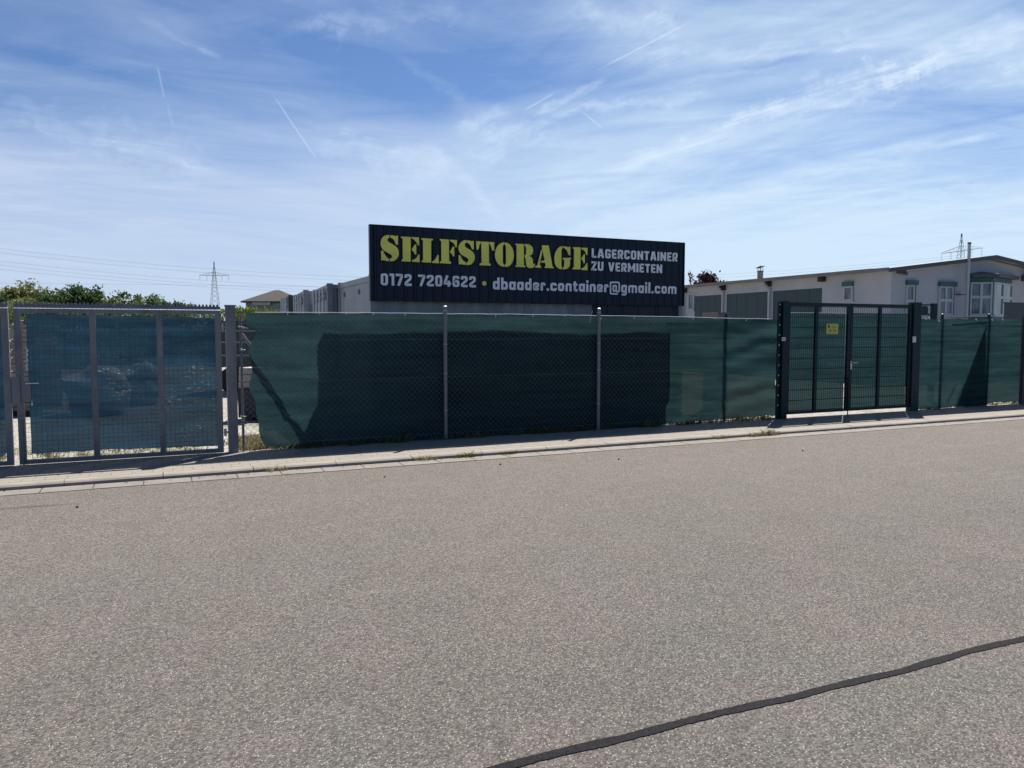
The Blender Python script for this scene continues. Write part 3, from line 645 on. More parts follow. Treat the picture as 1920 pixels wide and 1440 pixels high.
green_leaf(uM + .006, uB - .012, at_v(1646.5, 680, VD).x, 'dark green rod mesh gate leaf with the lever handle', True)
for (a, c, lab) in ((uA2 + .08, uM - .05, 'green shade net behind the gate leaf with the yellow notice'), (uM + .05, uB - .05, 'green shade net behind the gate leaf with the lever handle')):
    t = thing('shade_net', ((a + c) / 2, VD + .06, 0), lab, 'shade net', 'green shade nets')
    tz = at_v(1580, 587.5, VD + .06).z
    cloth(a, c, lambda u: .105 + .01 * noise.noise(Vector((u * 5, 2, 2))), lambda u: tz + .004 * noise.noise(Vector((u * 4, 1, 1))), VD + .06, .06, .006, 50 + a).build('net', M['net'], t, True, False)
    b = MB(); b.bar((a, VD + .05, tz), (c, VD + .05, tz), .008, 6); b.build('edge_cord', M['cord'] if a < uM - .5 else M['green_steel'], t)
# yellow camera notice
p, q = at_v(1550, 607, VD - .04), at_v(1571.5, 626.5, VD - .04); y = VD - .04
t = thing('notice_board', ((p.x + q.x) / 2, y, q.z), 'small yellow camera surveillance notice on the green gate', 'notice')
b = MB(); W_, H_ = q.x - p.x, p.z - q.z; r_ = .02; pts = []
for (cx, cz, a0) in ((q.x - r_, p.z - r_, 0), (p.x + r_, p.z - r_, 90), (p.x + r_, q.z + r_, 180), (q.x - r_, q.z + r_, 270)):
    for k in range(5): a = R(a0 + k * 22.5); pts.append((cx + r_ * math.cos(a), y, cz + r_ * math.sin(a)))
b.prism(pts, (0, .004, 0)); b.build('board', M['sign_yellow'], t)
b = MB(); yy = y - .0015
b.prism([(p.x + W_ * a, yy, p.z - H_ * c) for a, c in ((.12, .12), (.22, .10), (.28, .2), (.27, .34), (.2, .42), (.12, .42), (.15, .3), (.1, .22))], (0, .001, 0)); b.build('emblem', M['sign_red'], t)
b = MB()
for z_ in (.2, .3, .38): b.box(p.x + W_ * .44, p.x + W_ * .84, yy, yy + .001, p.z - H_ * z_, p.z - H_ * (z_ + .035))
for (ox, fl) in ((.14, 1), (.52, 1)):
    b.prism([(p.x + W_ * (ox + a), yy, p.z - H_ * c) for a, c in ((.05, .56), (.08, .53), (.32, .66), (.30, .73), (.22, .72), (.1, .67))], (0, .001, 0))
    b.prism([(p.x + W_ * (ox + a), yy, p.z - H_ * c) for a, c in ((.10, .69), (.14, .71), (.08, .80), (.0, .82), (.0, .79), (.07, .77))], (0, .001, 0))
for z_ in (.88,): b.box(p.x + W_ * .14, p.x + W_ * .86, yy, yy + .001, p.z - H_ * z_, p.z - H_ * (z_ + .03))
b.build('print', M['sign_ink'], t)

# ------------------------------------------------------------------ containers
def corrugated(b, O, ex, ny, L, z0, z1, pitch=.28, depth=.036):
    """trapezoid sheet from O along ex, outward normal ny (recesses go inward)"""
    n = max(1, round(L / pitch)); p = L / n; prof = []
    for k in range(n): prof += [(k * p, 0), (k * p + p * .26, 0), (k * p + p * .50, -depth), (k * p + p * .76, -depth)]
    prof.append((L, 0))
    for (a, da), (c, dc) in zip(prof, prof[1:]):
        A_ = O + ex * a + ny * da; C_ = O + ex * c + ny * dc
        b.quad((A_.x, A_.y, z0), (C_.x, C_.y, z0), (C_.x, C_.y, z1), (A_.x, A_.y, z1))
def container(u0, v0, L, Wd, H, rot, paint, label, doors='left', rods=True, door_paint=None, marks=None, side_doors=False):
    t = thing('storage_container', (u0, v0, 0), label, 'container', 'storage containers')
    c, s = math.cos(R(rot)), math.sin(R(rot)); ex = Vector((c, s, 0)); ey = Vector((-s, c, 0)); O = Vector((u0, v0, 0))
    fr = Matrix(((c, -s, 0, u0), (s, c, 0, v0), (0, 0, 1, 0), (0, 0, 0, 1)))
    b = MB(); i = .03; z0, z1 = .16, H - .06
    corrugated(b, O + ex * .1 + ey * i, ex, -ey, L - .2, z0, z1); corrugated(b, O + ex * .1 + ey * (Wd - i), ex, ey, L - .2, z0, z1); corrugated(b, O + ex * (L - i) + ey * .1, ey, ex, Wd - .2, z0, z1)
    b.box(.05, L - .05, .05, Wd - .05, H - .055, H - .03, fr); b.box(.06, L - .06, .06, Wd - .06, .14, .155, fr)
    b.build('wall', M[paint], t, recalc=False)
    f = MB()
    for x in (0, L - .1):
        for y in (0, Wd - .1): f.box(x, x + .1, y, y + .1, .1, H - .12, fr); f.box(x - .004, x + .104, y - .004, y + .104, 0, .098, fr); f.box(x - .004, x + .104, y - .004, y + .104, H - .118, H, fr)
    for y in (0.005, Wd - .065): f.box(.105, L - .105, y, y + .06, H - .085, H - .02, fr); f.box(.105, L - .105, y, y + .06, .02, .158, fr)
    for x in (0.005, L - .065): f.box(x, x + .06, .105, Wd - .105, H - .11, H - .02, fr); f.box(x, x + .06, .105, Wd - .105, .02, .158, fr)
    f.build('frame', M[paint], t)
    if doors == 'left':
        for k in range(2):
            y0 = .108 + k * (Wd - .216) / 2; y1 = y0 + (Wd - .216) / 2 - .006
            d = MB(); d.box(.02, .05, y0, y1, .165, H - .115, fr)
            for z in (.55, 1.1, 1.65): d.box(.012, .0195, y0 + .06, y1 - .06, z, z + .3, fr)
            dr = d.build('door', M[door_paint or paint], t)
            if rods:
                for yy in (y0 + .28, y1 - .28):
                    q = MB(); P0 = fr @ Vector((-.03, yy, .10)); P1 = fr @ Vector((-.03, yy, H - .06)); q.bar(P0, P1, .024, 8)
                    for z in (.3, .9, 1.7, H - .25): q.box(-.035, .018, yy - .05, yy + .05, z, z + .06, fr)
                    q.box(-.06, -.034, yy - .02, yy + .34, 1.02, 1.06, fr); q.build('lock_rod', M['rod'], dr)
            if marks:
                for (ya, za, yb, zb) in marks: q = MB(); q.box(.008, .0115, y0 + ya * (y1 - y0), y0 + yb * (y1 - y0), H - za, H - zb, fr); q.build('vent', M['cont_dark'], dr)
    if side_doors:
        a = at_v(1112, 585, v0).x - u0; c2 = at_v(1228, 585, v0).x - u0
        for (x0, x1) in ((a, a + .58), (a + .59, c2), (c2 + .012, L - .24), (L - .23, L - .105)):
            d = MB(); d.box(x0, x1, -.012, .012, .165, H - .09, fr)
            n = max(1, int((x1 - x0) / .28))
            for k in range(n): xx = x0 + .06 + k * (x1 - x0 - .12) / n; d.box(xx, xx + .05, -.022, -.0125, .22, H - .14, fr)
            d.build('side_door', M['navy_door'], t)
    return t, fr
V_C = 12.07; U_C = at_v(695, 575, V_C).x
container(U_C, V_C, 6.06, 2.42, 2.56, 0, 'cont_grey', 'grey corrugated storage container carrying the big sign, nearest the fence', 'left', False, marks=[(.62, .20, .72, .28)], side_doors=True)
uu = lambda px, v: at_v(px, 560, v).x
for (px, v, H, paint, dp, lab) in ((614, 14.52, 2.55, 'cont_pale', 'cont_pale', 'pale grey container second from the sign, with white lock rods'),
                                   (569.5, 17.02, 2.55, 'cont_pale', 'cont_pale', 'dirty pale container third back from the sign with dark corner post'),
                                   (541, 19.5, 2.55, 'cont_dark', 'cont_grey', 'dark container farthest back in the row, beside the hip roof house')):
    container(uu(px, v), v, 6.06, 2.40, H, -4.0, paint, lab, 'left', True, dp, marks=[(.05, .14, .95, .3)])

# ------------------------------------------------------------------ the big sign
V_S = 11.97
PA, PB = at_v(692.5, 418.7, V_S), at_v(695, 562, V_S); PC, PD = at_v(1282.5, 457.5, V_S), at_v(1281, 575.5, V_S)
u0, u1 = (PA.x + PB.x) / 2, (PC.x + PD.x) / 2; zt, zb_ = (PA.z + PC.z) / 2, (PB.z + PD.z) / 2
t = thing('advertising_sign', ((u0 + u1) / 2, V_S, zb_), 'wide navy ribbed sign with yellow and white lettering above the green fence', 'sign')
b = MB(); b.box(u0, u1, V_S + .004, V_S + .05, zb_, zt)
n = round((u1 - u0) / .163); p = (u1 - u0) / n
for k in range(n):
    x = u0 + k * p + p * .5
    b.hexa([(x - .030, V_S + .0035, zb_ + .002), (x + .030, V_S + .0035, zb_ + .002), (x + .012, V_S - .020, zb_ + .002), (x - .012, V_S - .020, zb_ + .002),
            (x - .030, V_S + .0035, zt - .002), (x + .030, V_S + .0035, zt - .002), (x + .012, V_S - .020, zt - .002), (x - .012, V_S - .020, zt - .002)])
b.build('panel', M['sign'], t)
b = MB(); b.box(u0 - .006, u1 + .006, V_S - .024, V_S + .055, zt + .001, zt + .005); b.box(u0 - .006, u0 - .001, V_S - .024, V_S + .055, zb_, zt); b.box(u1 + .001, u1 + .006, V_S - .024, V_S + .055, zb_, zt); b.build('trim', M['sign'], t)
for x in (u0 + .5, (u0 + u1) / 2, u1 - .5):
    b = MB(); b.box(x - .03, x + .03, V_S + .053, V_S + .098, zb_ + .1, zt - .06); b.bar((x, V_S + .1, zt - .12), (x, V_S + .9, 2.57), .02, 6); b.build('bracket', M['galv'], t)
VL = V_S - .026
def P3(px, py, dv=0): 
    q = at_v(px, py, V_S); return Vector((q.x, VL + dv, q.z))
Z3 = (12.0, 700, 430); Z4 = (14.769, 850, 440); Z5 = (13.714, 970, 440)
LET = [
 (Z3, [(345,135),(345,190),(310,205),(298,240),(310,275),(345,305),(400,335),(470,375),(520,420),(548,470),(558,530),(550,600),(520,655),(470,695),(420,715),(365,715),(365,672),(400,655),(418,625),(415,595),(390,565),(340,535),(280,505),(225,468),(188,425),(168,375),(160,320),(165,265),(190,205),(235,160),(290,140)]),
 (Z3, [(375,140),(440,150),(490,165),(520,150),(540,160),(540,340),(520,345),(500,330),(475,270),(440,215),(375,182)]),
 (Z3, [(170,490),(205,485),(225,540),(255,600),(300,645),(338,668),(338,715),(290,712),(240,690),(210,690),(172,698)]),
 (Z3, [(618,172),(825,180),(825,728),(628,716),(628,690),(658,680),(655,205),(618,195)]),
 (Z3, [(855,182),(1012,190),(1015,355),(995,358),(970,300),(930,250),(885,215),(855,205)]),
 (Z3, [(865,440),(895,410),(920,355),(950,350),(952,560),(930,565),(905,510),(865,465)]),
 (Z3, [(865,728),(868,700),(930,680),(975,640),(1005,570),(1022,580),(1025,738)]),
 (Z3, [(1075,205),(1325,222),(1325,242),(1285,262),(1285,750),(1085,735),(1085,710),(1115,695),(1110,245),(1075,232)]),
 (Z3, [(1315,755),(1315,735),(1370,700),(1410,640),(1435,580),(1452,590),(1455,762)]),
 (Z3, [(1490,225),(1682,238),(1690,725),(1730,735),(1732,775),(1490,758),(1490,730),(1525,722),(1520,260),(1490,250)]),
 (Z3, [(1718,240),(1865,250),(1862,400),(1845,405),(1825,350),(1785,300),(1718,262)]),
 (Z3, [(1720,505),(1745,470),(1775,400),(1803,400),(1805,600),(1785,610),(1760,555),(1720,520)]),
 (Z4, [(345,160),(345,215),(305,240),(290,280),(298,320),(330,365),(390,400),(460,440),(520,490),(560,555),(572,630),(560,700),(530,765),(480,815),(415,835),(350,835),(350,785),(385,765),(408,730),(412,690),(385,650),(330,615),(265,580),(205,540),(165,490),(140,430),(132,370),(145,305),(180,245),(230,195),(290,165)]),
 (Z4, [(370,165),(440,180),(490,195),(545,178),(545,405),(515,408),(495,370),(465,300),(425,250),(370,215)]),
 (Z4, [(135,585),(165,578),(190,620),(215,680),(255,730),(325,775),(325,832),(270,825),(215,815),(190,808),(140,822)]),
 (Z4, [(765,200),(960,210),(965,800),(1010,815),(1010,858),(715,845),(715,808),(775,790)]),
 (Z4, [(620,192),(735,195),(735,235),(700,290),(675,410),(630,412)]),
 (Z4, [(985,212),(1112,222),(1110,435),(1065,438),(1045,360),(1020,290),(985,250)]),
 (Z4, [(1385,222),(1320,235),(1250,280),(1195,350),(1160,440),(1142,540),(1150,640),(1180,730),(1230,810),(1300,865),(1385,888),(1385,840),(1355,810),(1345,760),(1345,340),(1355,300),(1385,275)]),
 (Z4, [(1412,225),(1480,240),(1550,290),(1605,370),(1640,460),(1652,560),(1645,660),(1615,760),(1560,840),(1490,880),(1412,890),(1412,840),(1445,815),(1450,760),(1448,330),(1440,300),(1412,275)]),
 (Z5, [(-63,240),(145,250),(145,800),(190,815),(188,835),(-63,822),(-63,800),(-30,790),(-30,265),(-63,258)]),
 (Z5, [(175,250),(260,255),(330,285),(375,345),(385,420),(370,480),(335,525),(270,550),(330,575),(370,630),(378,700),(385,755),(395,775),(412,765),(420,750),(432,765),(420,815),(380,848),(310,855),(255,840),(222,790),(210,700),(210,640),(180,565),(178,540),(205,525),(215,490),(218,350),(205,310),(175,290)]),
 (Z5, [(620,285),(785,285),(885,830),(915,838),(912,862),(690,850),(690,830),(718,815),(700,720),(597,714),(597,682),(692,672),(618,310)]),
 (Z5, [(600,390),(620,420),(605,520),(575,640),(555,790),(592,830),(590,850),(445,842),(450,818),(500,795),(530,680),(570,520)]),
 (Z5, [(1140,302),(1080,320),(1020,370),(970,450),(942,560),(940,650),(955,750),(990,820),(1050,870),(1130,892),(1130,850),(1115,820),(1110,760),(1110,420),(1118,370),(1140,345)]),
 (Z5, [(1170,305),(1230,315),(1290,335),(1340,310),(1342,525),(1320,530),(1300,500),(1270,420),(1230,370),(1170,335)]),
 (Z5, [(1155,605),(1355,605),(1360,625),(1330,645),(1330,780),(1300,840),(1240,880),(1165,890),(1165,850),(1190,820),(1195,650),(1160,632)]),
 (Z5, [(1412,332),(1605,335),(1600,895),(1405,885),(1405,862),(1440,850),(1445,370),(1412,352)]),
 (Z5, [(1635,345),(1780,348),(1780,515),(1760,520),(1735,450),(1690,390),(1635,372)]),
 (Z5, [(1637,605),(1665,570),(1690,510),(1712,510),(1712,730),(1690,735),(1670,670),(1637,630)]),
 (Z5, [(1630,905),(1632,880),(1700,845),(1740,790),(1762,740),(1778,745),(1780,912)])]
def grow(pts, d):
    """outline moved outward by d (in the u,z plane)"""
    n = len(pts); area = sum(pts[i].x * pts[(i + 1) % n].z - pts[(i + 1) % n].x * pts[i].z for i in range(n)); sg = 1 if area > 0 else -1; out = []
    for i in range(n):
        a, p, c = pts[i - 1], pts[i], pts[(i + 1) % n]; e1 = (p - a); e2 = (c - p); e1.y = e2.y = 0; e1.normalize(); e2.normalize()
        m = Vector((e1.z + e2.z, 0, -e1.x - e2.x)) * sg
        if m.length < 1e-4: m = Vector((e1.z, 0, -e1.x)) * sg
        m.normalize(); out.append(p + m * d * 1.15)
    return out
b = MB(); bo = MB()
for i, (zz, poly) in enumerate(LET):
    pts = [P3(zz[1] + x / zz[0], zz[2] + y / zz[0]) for x, y in poly]
    b.prism(grow(pts, .004), (0, .003, 0))
    bo.face([p + Vector((0, .0035 + .00005 * (i % 9), 0)) for p in grow(pts, .017)])
for o_ in (b.build('headline_lettering', M['yellow'], t),): bo.build('letter_edge', M['outline'], o_)

# white condensed lettering drawn as strokes
S = .205
def ribbon(out, pts, w=S, closed=False, rad=.07):
    P = [Vector((x, y)) for x, y in pts]; n = len(P); Q = []
    for i, p in enumerate(P):                               # ease the corners
        if (not closed) and i in (0, n - 1): Q.append(p); continue
        a, c = P[i - 1], P[(i + 1) % n]; d1 = (a - p); d2 = (c - p); r = min(rad, d1.length * .45, d2.length * .45); d1.normalize(); d2.normalize()
        p0, p2 = p + d1 * r, p + d2 * r
        for k in range(4): s_ = k / 3; Q.append(p0 * (1 - s_) ** 2 + p * 2 * s_ * (1 - s_) + p2 * s_ ** 2)
    m = len(Q); L_, R_ = [], []
    for i, p in enumerate(Q):
        a = Q[i - 1] if (i > 0 or closed) else p; c = Q[(i + 1) % m] if (i < m - 1 or closed) else p
        t1 = (p - a); t2 = (c - p)
        if t1.length < 1e-6: t1 = t2
        if t2.length < 1e-6: t2 = t1
        t1.normalize(); t2.normalize(); n1 = Vector((-t1.y, t1.x)); n2 = Vector((-t2.y, t2.x)); mm = (n1 + n2); mm.normalize(); k = 1 / max(.5, mm.dot(n1))
        L_.append(p + mm * (w / 2 * k)); R_.append(p - mm * (w / 2 * k))
    rngs = range(m) if closed else range(m - 1)
    out.append([(R_[i], R_[(i + 1) % m], L_[(i + 1) % m], L_[i]) for i in rngs])
def glyph(ch):
    s = S; h = s / 2; o = []
    def r(pts, **k): ribbon(o, pts, **k)
    W = .56; l, rr, bt, tp = h, W - h, h, 1 - h
    x = .70; xt = x - h
    if ch in '0O': r([(l, bt), (rr, bt), (rr, tp), (l, tp)], closed=True, rad=.13)
    elif ch == '1': W = .36; r([(0, tp), (W - h, tp)]); r([(W - h, 1), (W - h, 0)])
    elif ch == '7': r([(0, tp), (rr, tp), (rr, tp - .12), (.2, 0)], rad=.02)
    elif ch == '2': r([(l, .68), (l, tp), (rr, tp), (rr, .60), (l, .26), (l, bt), (W, bt)], rad=.09)
    elif ch == '4': W = .60; r([(.30, 1), (.09, .36), (.09, .28), (W, .28)], rad=.02); r([(W - .19, .55), (W - .19, 0)])
    elif ch == '6': r([(rr, .72), (rr, tp), (l, tp), (l, bt), (rr, bt), (rr, .52), (l, .52)], rad=.1)
    elif ch == 'L': W = .46; r([(l, 1), (l, bt), (W, bt)], rad=.01)
    elif ch == 'A': W = .64; r([(.09, 0), (W / 2 - .04, 1)]); r([(W - .09, 0), (W / 2 + .04, 1)]); r([(.16, .27), (W - .16, .27)], w=.16)
    elif ch == 'G': r([(rr, .68), (rr, tp), (l, tp), (l, bt), (rr, bt), (rr, .46), (W * .5, .46)], rad=.1)
    elif ch == 'E': W = .47; r([(W, tp), (l, tp), (l, bt), (W, bt)], rad=.01); r([(l, .5), (W * .92, .5)])
    elif ch == 'R': r([(l, 0), (l, tp), (rr, tp), (rr, .45), (l, .45)], rad=.1); r([(W * .48, .45), (rr + .02, 0)])
    elif ch == 'C': r([(rr, .66), (rr, tp), (l, tp), (l, bt), (rr, bt), (rr, .34)], rad=.12)
    elif ch == 'N': W = .60; r([(l, 0), (l, 1)]); r([(W - h, 0), (W - h, 1)]); r([(l, .97), (W - h, .03)], w=.17)
    elif ch == 'T': W = .52; r([(0, tp), (W, tp)]); r([(W / 2, 0), (W / 2, 1)])
    elif ch in 'Il': W = s; r([(h, 0), (h, 1)])
    elif ch == 'Z': W = .52; r([(0, tp), (W - h * .7, tp), (h * .7, bt), (W, bt)], rad=.01)
    elif ch == 'U': r([(l, 1), (l, bt), (rr, bt), (rr, 1)], rad=.12)
    elif ch == 'V': W = .62; r([(.10, 1), (W / 2 - .02, 0)]); r([(W - .10, 1), (W / 2 + .02, 0)])
    elif ch == 'M': W = .78; r([(l, 0), (l, 1)]); r([(W - h, 0), (W - h, 1)]); r([(l, .95), (W / 2, .25), (W - h, .95)], w=.16, rad=.01)
    elif ch == 'd': r([(l, bt), (rr, bt), (rr, xt), (l, xt)], closed=True, rad=.1); r([(rr, 0), (rr, 1)])
    elif ch == 'b': r([(l, bt), (rr, bt), (rr, xt), (l, xt)], closed=True, rad=.1); r([(l, 0), (l, 1)])
    elif ch == 'a': r([(l, bt), (rr, bt), (rr, xt), (l, xt)], closed=True, rad=.1); r([(rr, 0), (rr, x)])
    elif ch == 'o': r([(l, bt), (rr, bt), (rr, xt), (l, xt)], closed=True, rad=.12)
    elif ch == 'e': r([(rr, .22), (rr, bt), (l, bt), (l, xt), (rr, xt), (rr, .33), (l, .33)], rad=.08, w=.19)
    elif ch == 'r': W = .42; r([(l, 0), (l, xt), (W - h, xt), (W - h, .44)], rad=.05)
    elif ch == '.': W = s; r([(h, 0), (h, s)])
    elif ch == 'c': r([(rr, .44), (rr, xt), (l, xt), (l, bt), (rr, bt), (rr, .26)], rad=.1)
    elif ch == 'n': r([(l, 0), (l, xt), (rr, xt), (rr, 0)], rad=.1)
    elif ch == 'm': W = .88; r([(l, 0), (l, xt), (W - h, xt), (W - h, 0)], rad=.1, w=.19); r([(W / 2, 0), (W / 2, x)], w=.17)
    elif ch == 't': W = .42; r([(.17, .88), (.17, bt), (W, bt)], rad=.06); r([(0, xt), (W, xt)], w=.17)
    elif ch == 'i': W = s; r([(h, 0), (h, x)]); r([(h, .80), (h, 1)])
    elif ch == 'g': r([(l, bt + .0), (rr, bt), (rr, xt), (l, xt)], closed=True, rad=.1); r([(rr, x), (rr, -.17), (l * .5, -.17)], rad=.08, w=.17)
    elif ch == '@': W = .98; r([(.78, -.12), (.07, -.12), (.07, .90), (W - .07, .90), (W - .07, .08), (.62, .08)], w=.135, rad=.1); r([(.34, .14), (.62, .14), (.62, .60), (.34, .60)], closed=True, w=.15, rad=.06)
    elif ch == ' ': W = .26
    return W, o
def text_line(text, pxL, pxR, ytop, ybot, yref, name, gap=.115):
    lay = []; x = 0
    for ch in text:
        W, o = glyph(ch); lay.append((x, o)); x += W + gap
    x -= gap
    uL, uR = at_v(pxL, yref, V_S).x, at_v(pxR, yref, V_S).x; sx = (uR - uL) / x
    zT, zB = at_v(pxL, ytop, V_S).z, at_v(pxL, ybot, V_S).z; sz = zT - zB
    b = MB(); k = 0
    for (x0, strokes) in lay:
        for st in strokes:
            k += 1; dy = -.00025 * (k % 5)
            for qd in st:
                pts = [Vector((uL + (x0 + p.x) * sx, VL + dy, zB + p.y * sz)) for p in qd]; b.face(pts)
    print(name, 'aspect', sx / sz)
    return b.build(name, M['white_vinyl'], t)
text_line('0172', 713, 771, 512.5, 535, 530, 'phone_lettering')
text_line('7204622', 783, 891, 515, 536.3, 532, 'phone_lettering')
text_line('dbaader.container@gmail.com', 923, 1267, 520.2, 542.8, 535, 'address_lettering')
text_line('LAGERCONTAINER', 1108, 1269, 466, 483.2, 480, 'offer_lettering')
text_line('ZU', 1107.5, 1130, 490.2, 507.2, 500, 'offer_lettering')
text_line('VERMIETEN', 1139, 1240, 491.9, 508.6, 500, 'offer_lettering')
c = P3(907, 531.5); b = MB(); b.prism([(c.x + .038 * math.cos(R(a)), VL, c.z + .038 * math.sin(R(a))) for a in range(0, 360, 20)], (0, .003, 0)); b.build('bullet_mark', M['yellow'], t)

# ------------------------------------------------------------------ the hall at the right
UW, VWL = 22.5, 18.3
uR_ = 33.0; vB = 36.0
pc = at_v(1672, 502, VWL); ze = pc.z; UW = pc.x; pr = at_v(1855, 480, VWL); zr = pr.z; ur = pr.x; uE = 2 * ur - UW
hall = thing('industrial_hall', (UW, VWL, 0), 'long low lilac hall with dark green panels, shallow gable and bay window', 'building')
zr2 = ze + .10; PT = .36                                   # the long roof is nearly flat behind the gable parapet
b = MB(); b.prism([(UW, VWL, -.05), (uE, VWL, -.05), (uE, VWL, ze - .1), (ur, VWL, zr - .14), (UW, VWL, ze - .1)], (0, PT, 0)); b.prism([(UW, VWL + PT + .001, -.05), (uE, VWL + PT + .001, -.05), (uE, VWL + PT + .001, ze - .1), (ur, VWL + PT + .001, zr2 - .1), (UW, VWL + PT + .001, ze - .1)], (0, vB - VWL - PT, 0)); b.build('wall', M['render'], hall)
sl = (zr - ze) / (ur - UW); sl2 = (zr2 - ze) / (ur - UW); ov = .45; ovf = .25
for (ua, ub, nm) in ((UW, ur, 'roof'), (uE, ur, 'roof')):
    sgn = -1 if ua < ub else 1; ue = ua + sgn * ov; z_e = ze - sl2 * ov; yf = VWL - ovf; yb = VWL + PT + .05
    b = MB(); b.hexa([(ue, yb, z_e - .09), (ub, yb, zr2 - .09), (ub, vB, zr2 - .09), (ue, vB, z_e - .09), (ue, yb, z_e), (ub, yb, zr2), (ub, vB, zr2), (ue, vB, z_e)]); rf = b.build('roof', M['roof_sheet'], hall)
    zg = ze - sl * ov
    b = MB(); b.hexa([(ue, yf - .03, zg - .12), (ub, yf - .03, zr - .12), (ub, yf - .004, zr - .12), (ue, yf - .004, zg - .12), (ue, yf - .03, zg + .012), (ub, yf - .03, zr + .012), (ub, yf - .004, zr + .012), (ue, yf - .004, zg + .012)]); b.build('fascia', M['fascia'], rf)
    b = MB(); b.hexa([(ue, yf, zg - .09), (ub, yf, zr - .09), (ub, yb - .01, zr - .09), (ue, yb - .01, zg - .09), (ue, yf, zg), (ub, yf, zr), (ub, yb - .01, zr), (ue, yb - .01, zg)]); b.build('parapet_cap', M['roof_sheet'], rf)
    if sgn < 0:
        b = MB(); b.box(ue - .05, ue - .004, yf - .03, vB, z_e - .13, z_e - .015); b.build('eave_board', M['eave'], rf)
        pch = at_v(1425.5, 512, 26.0); cu = UW + .9; cp = at_u(1425.5, 512, cu); cz0 = ze + sl2 * .9
        b = MB(); zc = at_u(1425.5, 509, cu).z; b.box(cu - .085, cu + .085, cp.y - .085, cp.y + .085, cz0 - .08, zc); ch = b.build('chimney', M['brick_grey'], rf)
        b = MB(); b.box(cu - .10, cu + .10, cp.y - .10, cp.y + .10, zc + .002, zc + .03)
        for a in (-.07, .07):
            for c_ in (-.07, .07): b.bar((cu + a, cp.y + c_, zc + .03), (cu + a, cp.y + c_, zc + .16), .012, 5)
        b.hexa([(cu - .12, cp.y - .13, zc + .21), (cu + .12, cp.y - .13, zc + .21), (cu + .12, cp.y + .16, zc + .14), (cu - .12, cp.y + .16, zc + .14), (cu - .12, cp.y - .13, zc + .225), (cu + .12, cp.y - .13, zc + .225), (cu + .12, cp.y + .16, zc + .155), (cu - .12, cp.y + .16, zc + .155)]); b.build('chimney_cap', M['beam'], ch)
# side wall: beam ends, green panels, window
for (px, py) in ((1283, 545), (1355, 540), (1440, 532), (1541, 523)):
    p = at_u(px, py, UW - .1); b = MB(); b.box(UW - .22, UW - .002, p.y - .10, p.y + .10, p.z - .10, p.z + .10); b.build('beam_end', M['beam'], hall)
zp = at_u(1541, 540, UW).z
for (pa, pb) in ((1541, 1450), (1440, 1363), (1355, 1303)):
    a, c = at_u(pa, 560, UW).y, at_u(pb, 560, UW).y
    b = MB(); b.box(UW - .012, UW - .002, a, c, .35, zp); pn = b.build('panel', M['garage'], hall)
    q = MB(); n = 4
    for k in range(1, n): y = a + (c - a) * k / n; q.box(UW - .018, UW - .0125, y - .02, y + .02, .37, zp - .02)
    q.build('panel_rib', M['garage'], pn)
    b = MB(); b.box(UW - .05, UW - .002, a - .05, c + .05, .28, .345); b.build('sill', M['upvc'], pn)
for (pa, w_) in ((1445, .0), (1358, .0), (1284, 0)):
    a = at_u(pa, 560, UW).y; b = MB(); b.bar((UW - .09, a, 0), (UW - .09, a, zp + .1), .05, 10); b.bar((UW - .09, a, zp + .1), (UW - .38, a, zp + .32), .05, 10); b.build('downpipe', M['render'] if pa != 1445 else M['upvc'], hall)
def window(parent, O, ex, nrm, w, h, cols, rows, shutter=None, fm='upvc', reveal=True, split=None):
    """O lower left corner on the wall, ex along the wall, nrm outward"""
    fr = Matrix(((ex.x, nrm.x, 0, O.x), (ex.y, nrm.y, 0, O.y), (0, 0, 1, O.z), (0, 0, 0, 1)))
    b = MB(); s = .055
    b.box(0, s, .003, .05, 0, h, fr); b.box(w - s, w, .003, .05, 0, h, fr); b.box(s + .001, w - s - .001, .003, .05, 0, s, fr); b.box(s + .001, w - s - .001, .003, .05, h - s, h, fr)
    zs = [h * split] if split else [h * k / rows for k in range(1, rows)]
    for z in zs: b.box(s + .001, w - s - .001, .003, .047, z - .05, z + .05, fr)
    for k in range(1, cols):
        x = w * k / cols; b.box(x - .045, x + .045, .003, .053, s + .001, h - s - .001, fr)
    o = b.build('window', M[fm], parent)
    g = MB(); g.box(s * .5, w - s * .5, .006, .016, s * .5, h - s * .5, fr); g.build('pane', M['glass'], o)
    g = MB(); g.box(-.04, w + .04, .003, .09, -.05, -.002, fr); g.build('sill', M['upvc'], o)
    if shutter:
        g = MB(); g.box(-.02, w + shutter, .003, .10, h + .003, h + .16, fr); g.build('shutter_box', M['teal'], o)
        g = MB(); g.box(w + .002, w + shutter * .8, .003, .02, 0, h, fr); g.build('shutter_rail', M['teal'], o)
    return o
EX, EY, NV, NU = Vector((1, 0, 0)), Vector((0, 1, 0)), Vector((0, -1, 0)), Vector((-1, 0, 0))
a, c = at_u(1582, 563, UW), at_u(1600, 563, UW); zt_ = at_u(1590, 537, UW).z; zb2 = at_u(1590, 564, UW).z
window(hall, Vector((UW, a.y, zb2)), Vector((0, -1, 0)), NU, a.y - c.y, zt_ - zb2, 1, 1, .001)
b = at_u(1291, 578, UW); c = at_u(1302, 578, UW)
window(hall, Vector((UW - .0, b.y, at_u(1296, 581, UW).z)), Vector((0, -1, 0)), NU, b.y - c.y, .75, 1, 1)
for (pl, prr, yt, yb, cols, split) in ((1696.5, 1711.5, 534.5, 592, 1, .48), (1757.5, 1784, 537, 591, 2, .52)):
    a = at_v(pl, yb, VWL); c = at_v(prr, yb, VWL); zt_ = at_v((pl + prr) / 2, yt, VWL).z
    window(hall, a, EX, NV, c.x - a.x, zt_ - a.z, cols, 2, .12, split=split)
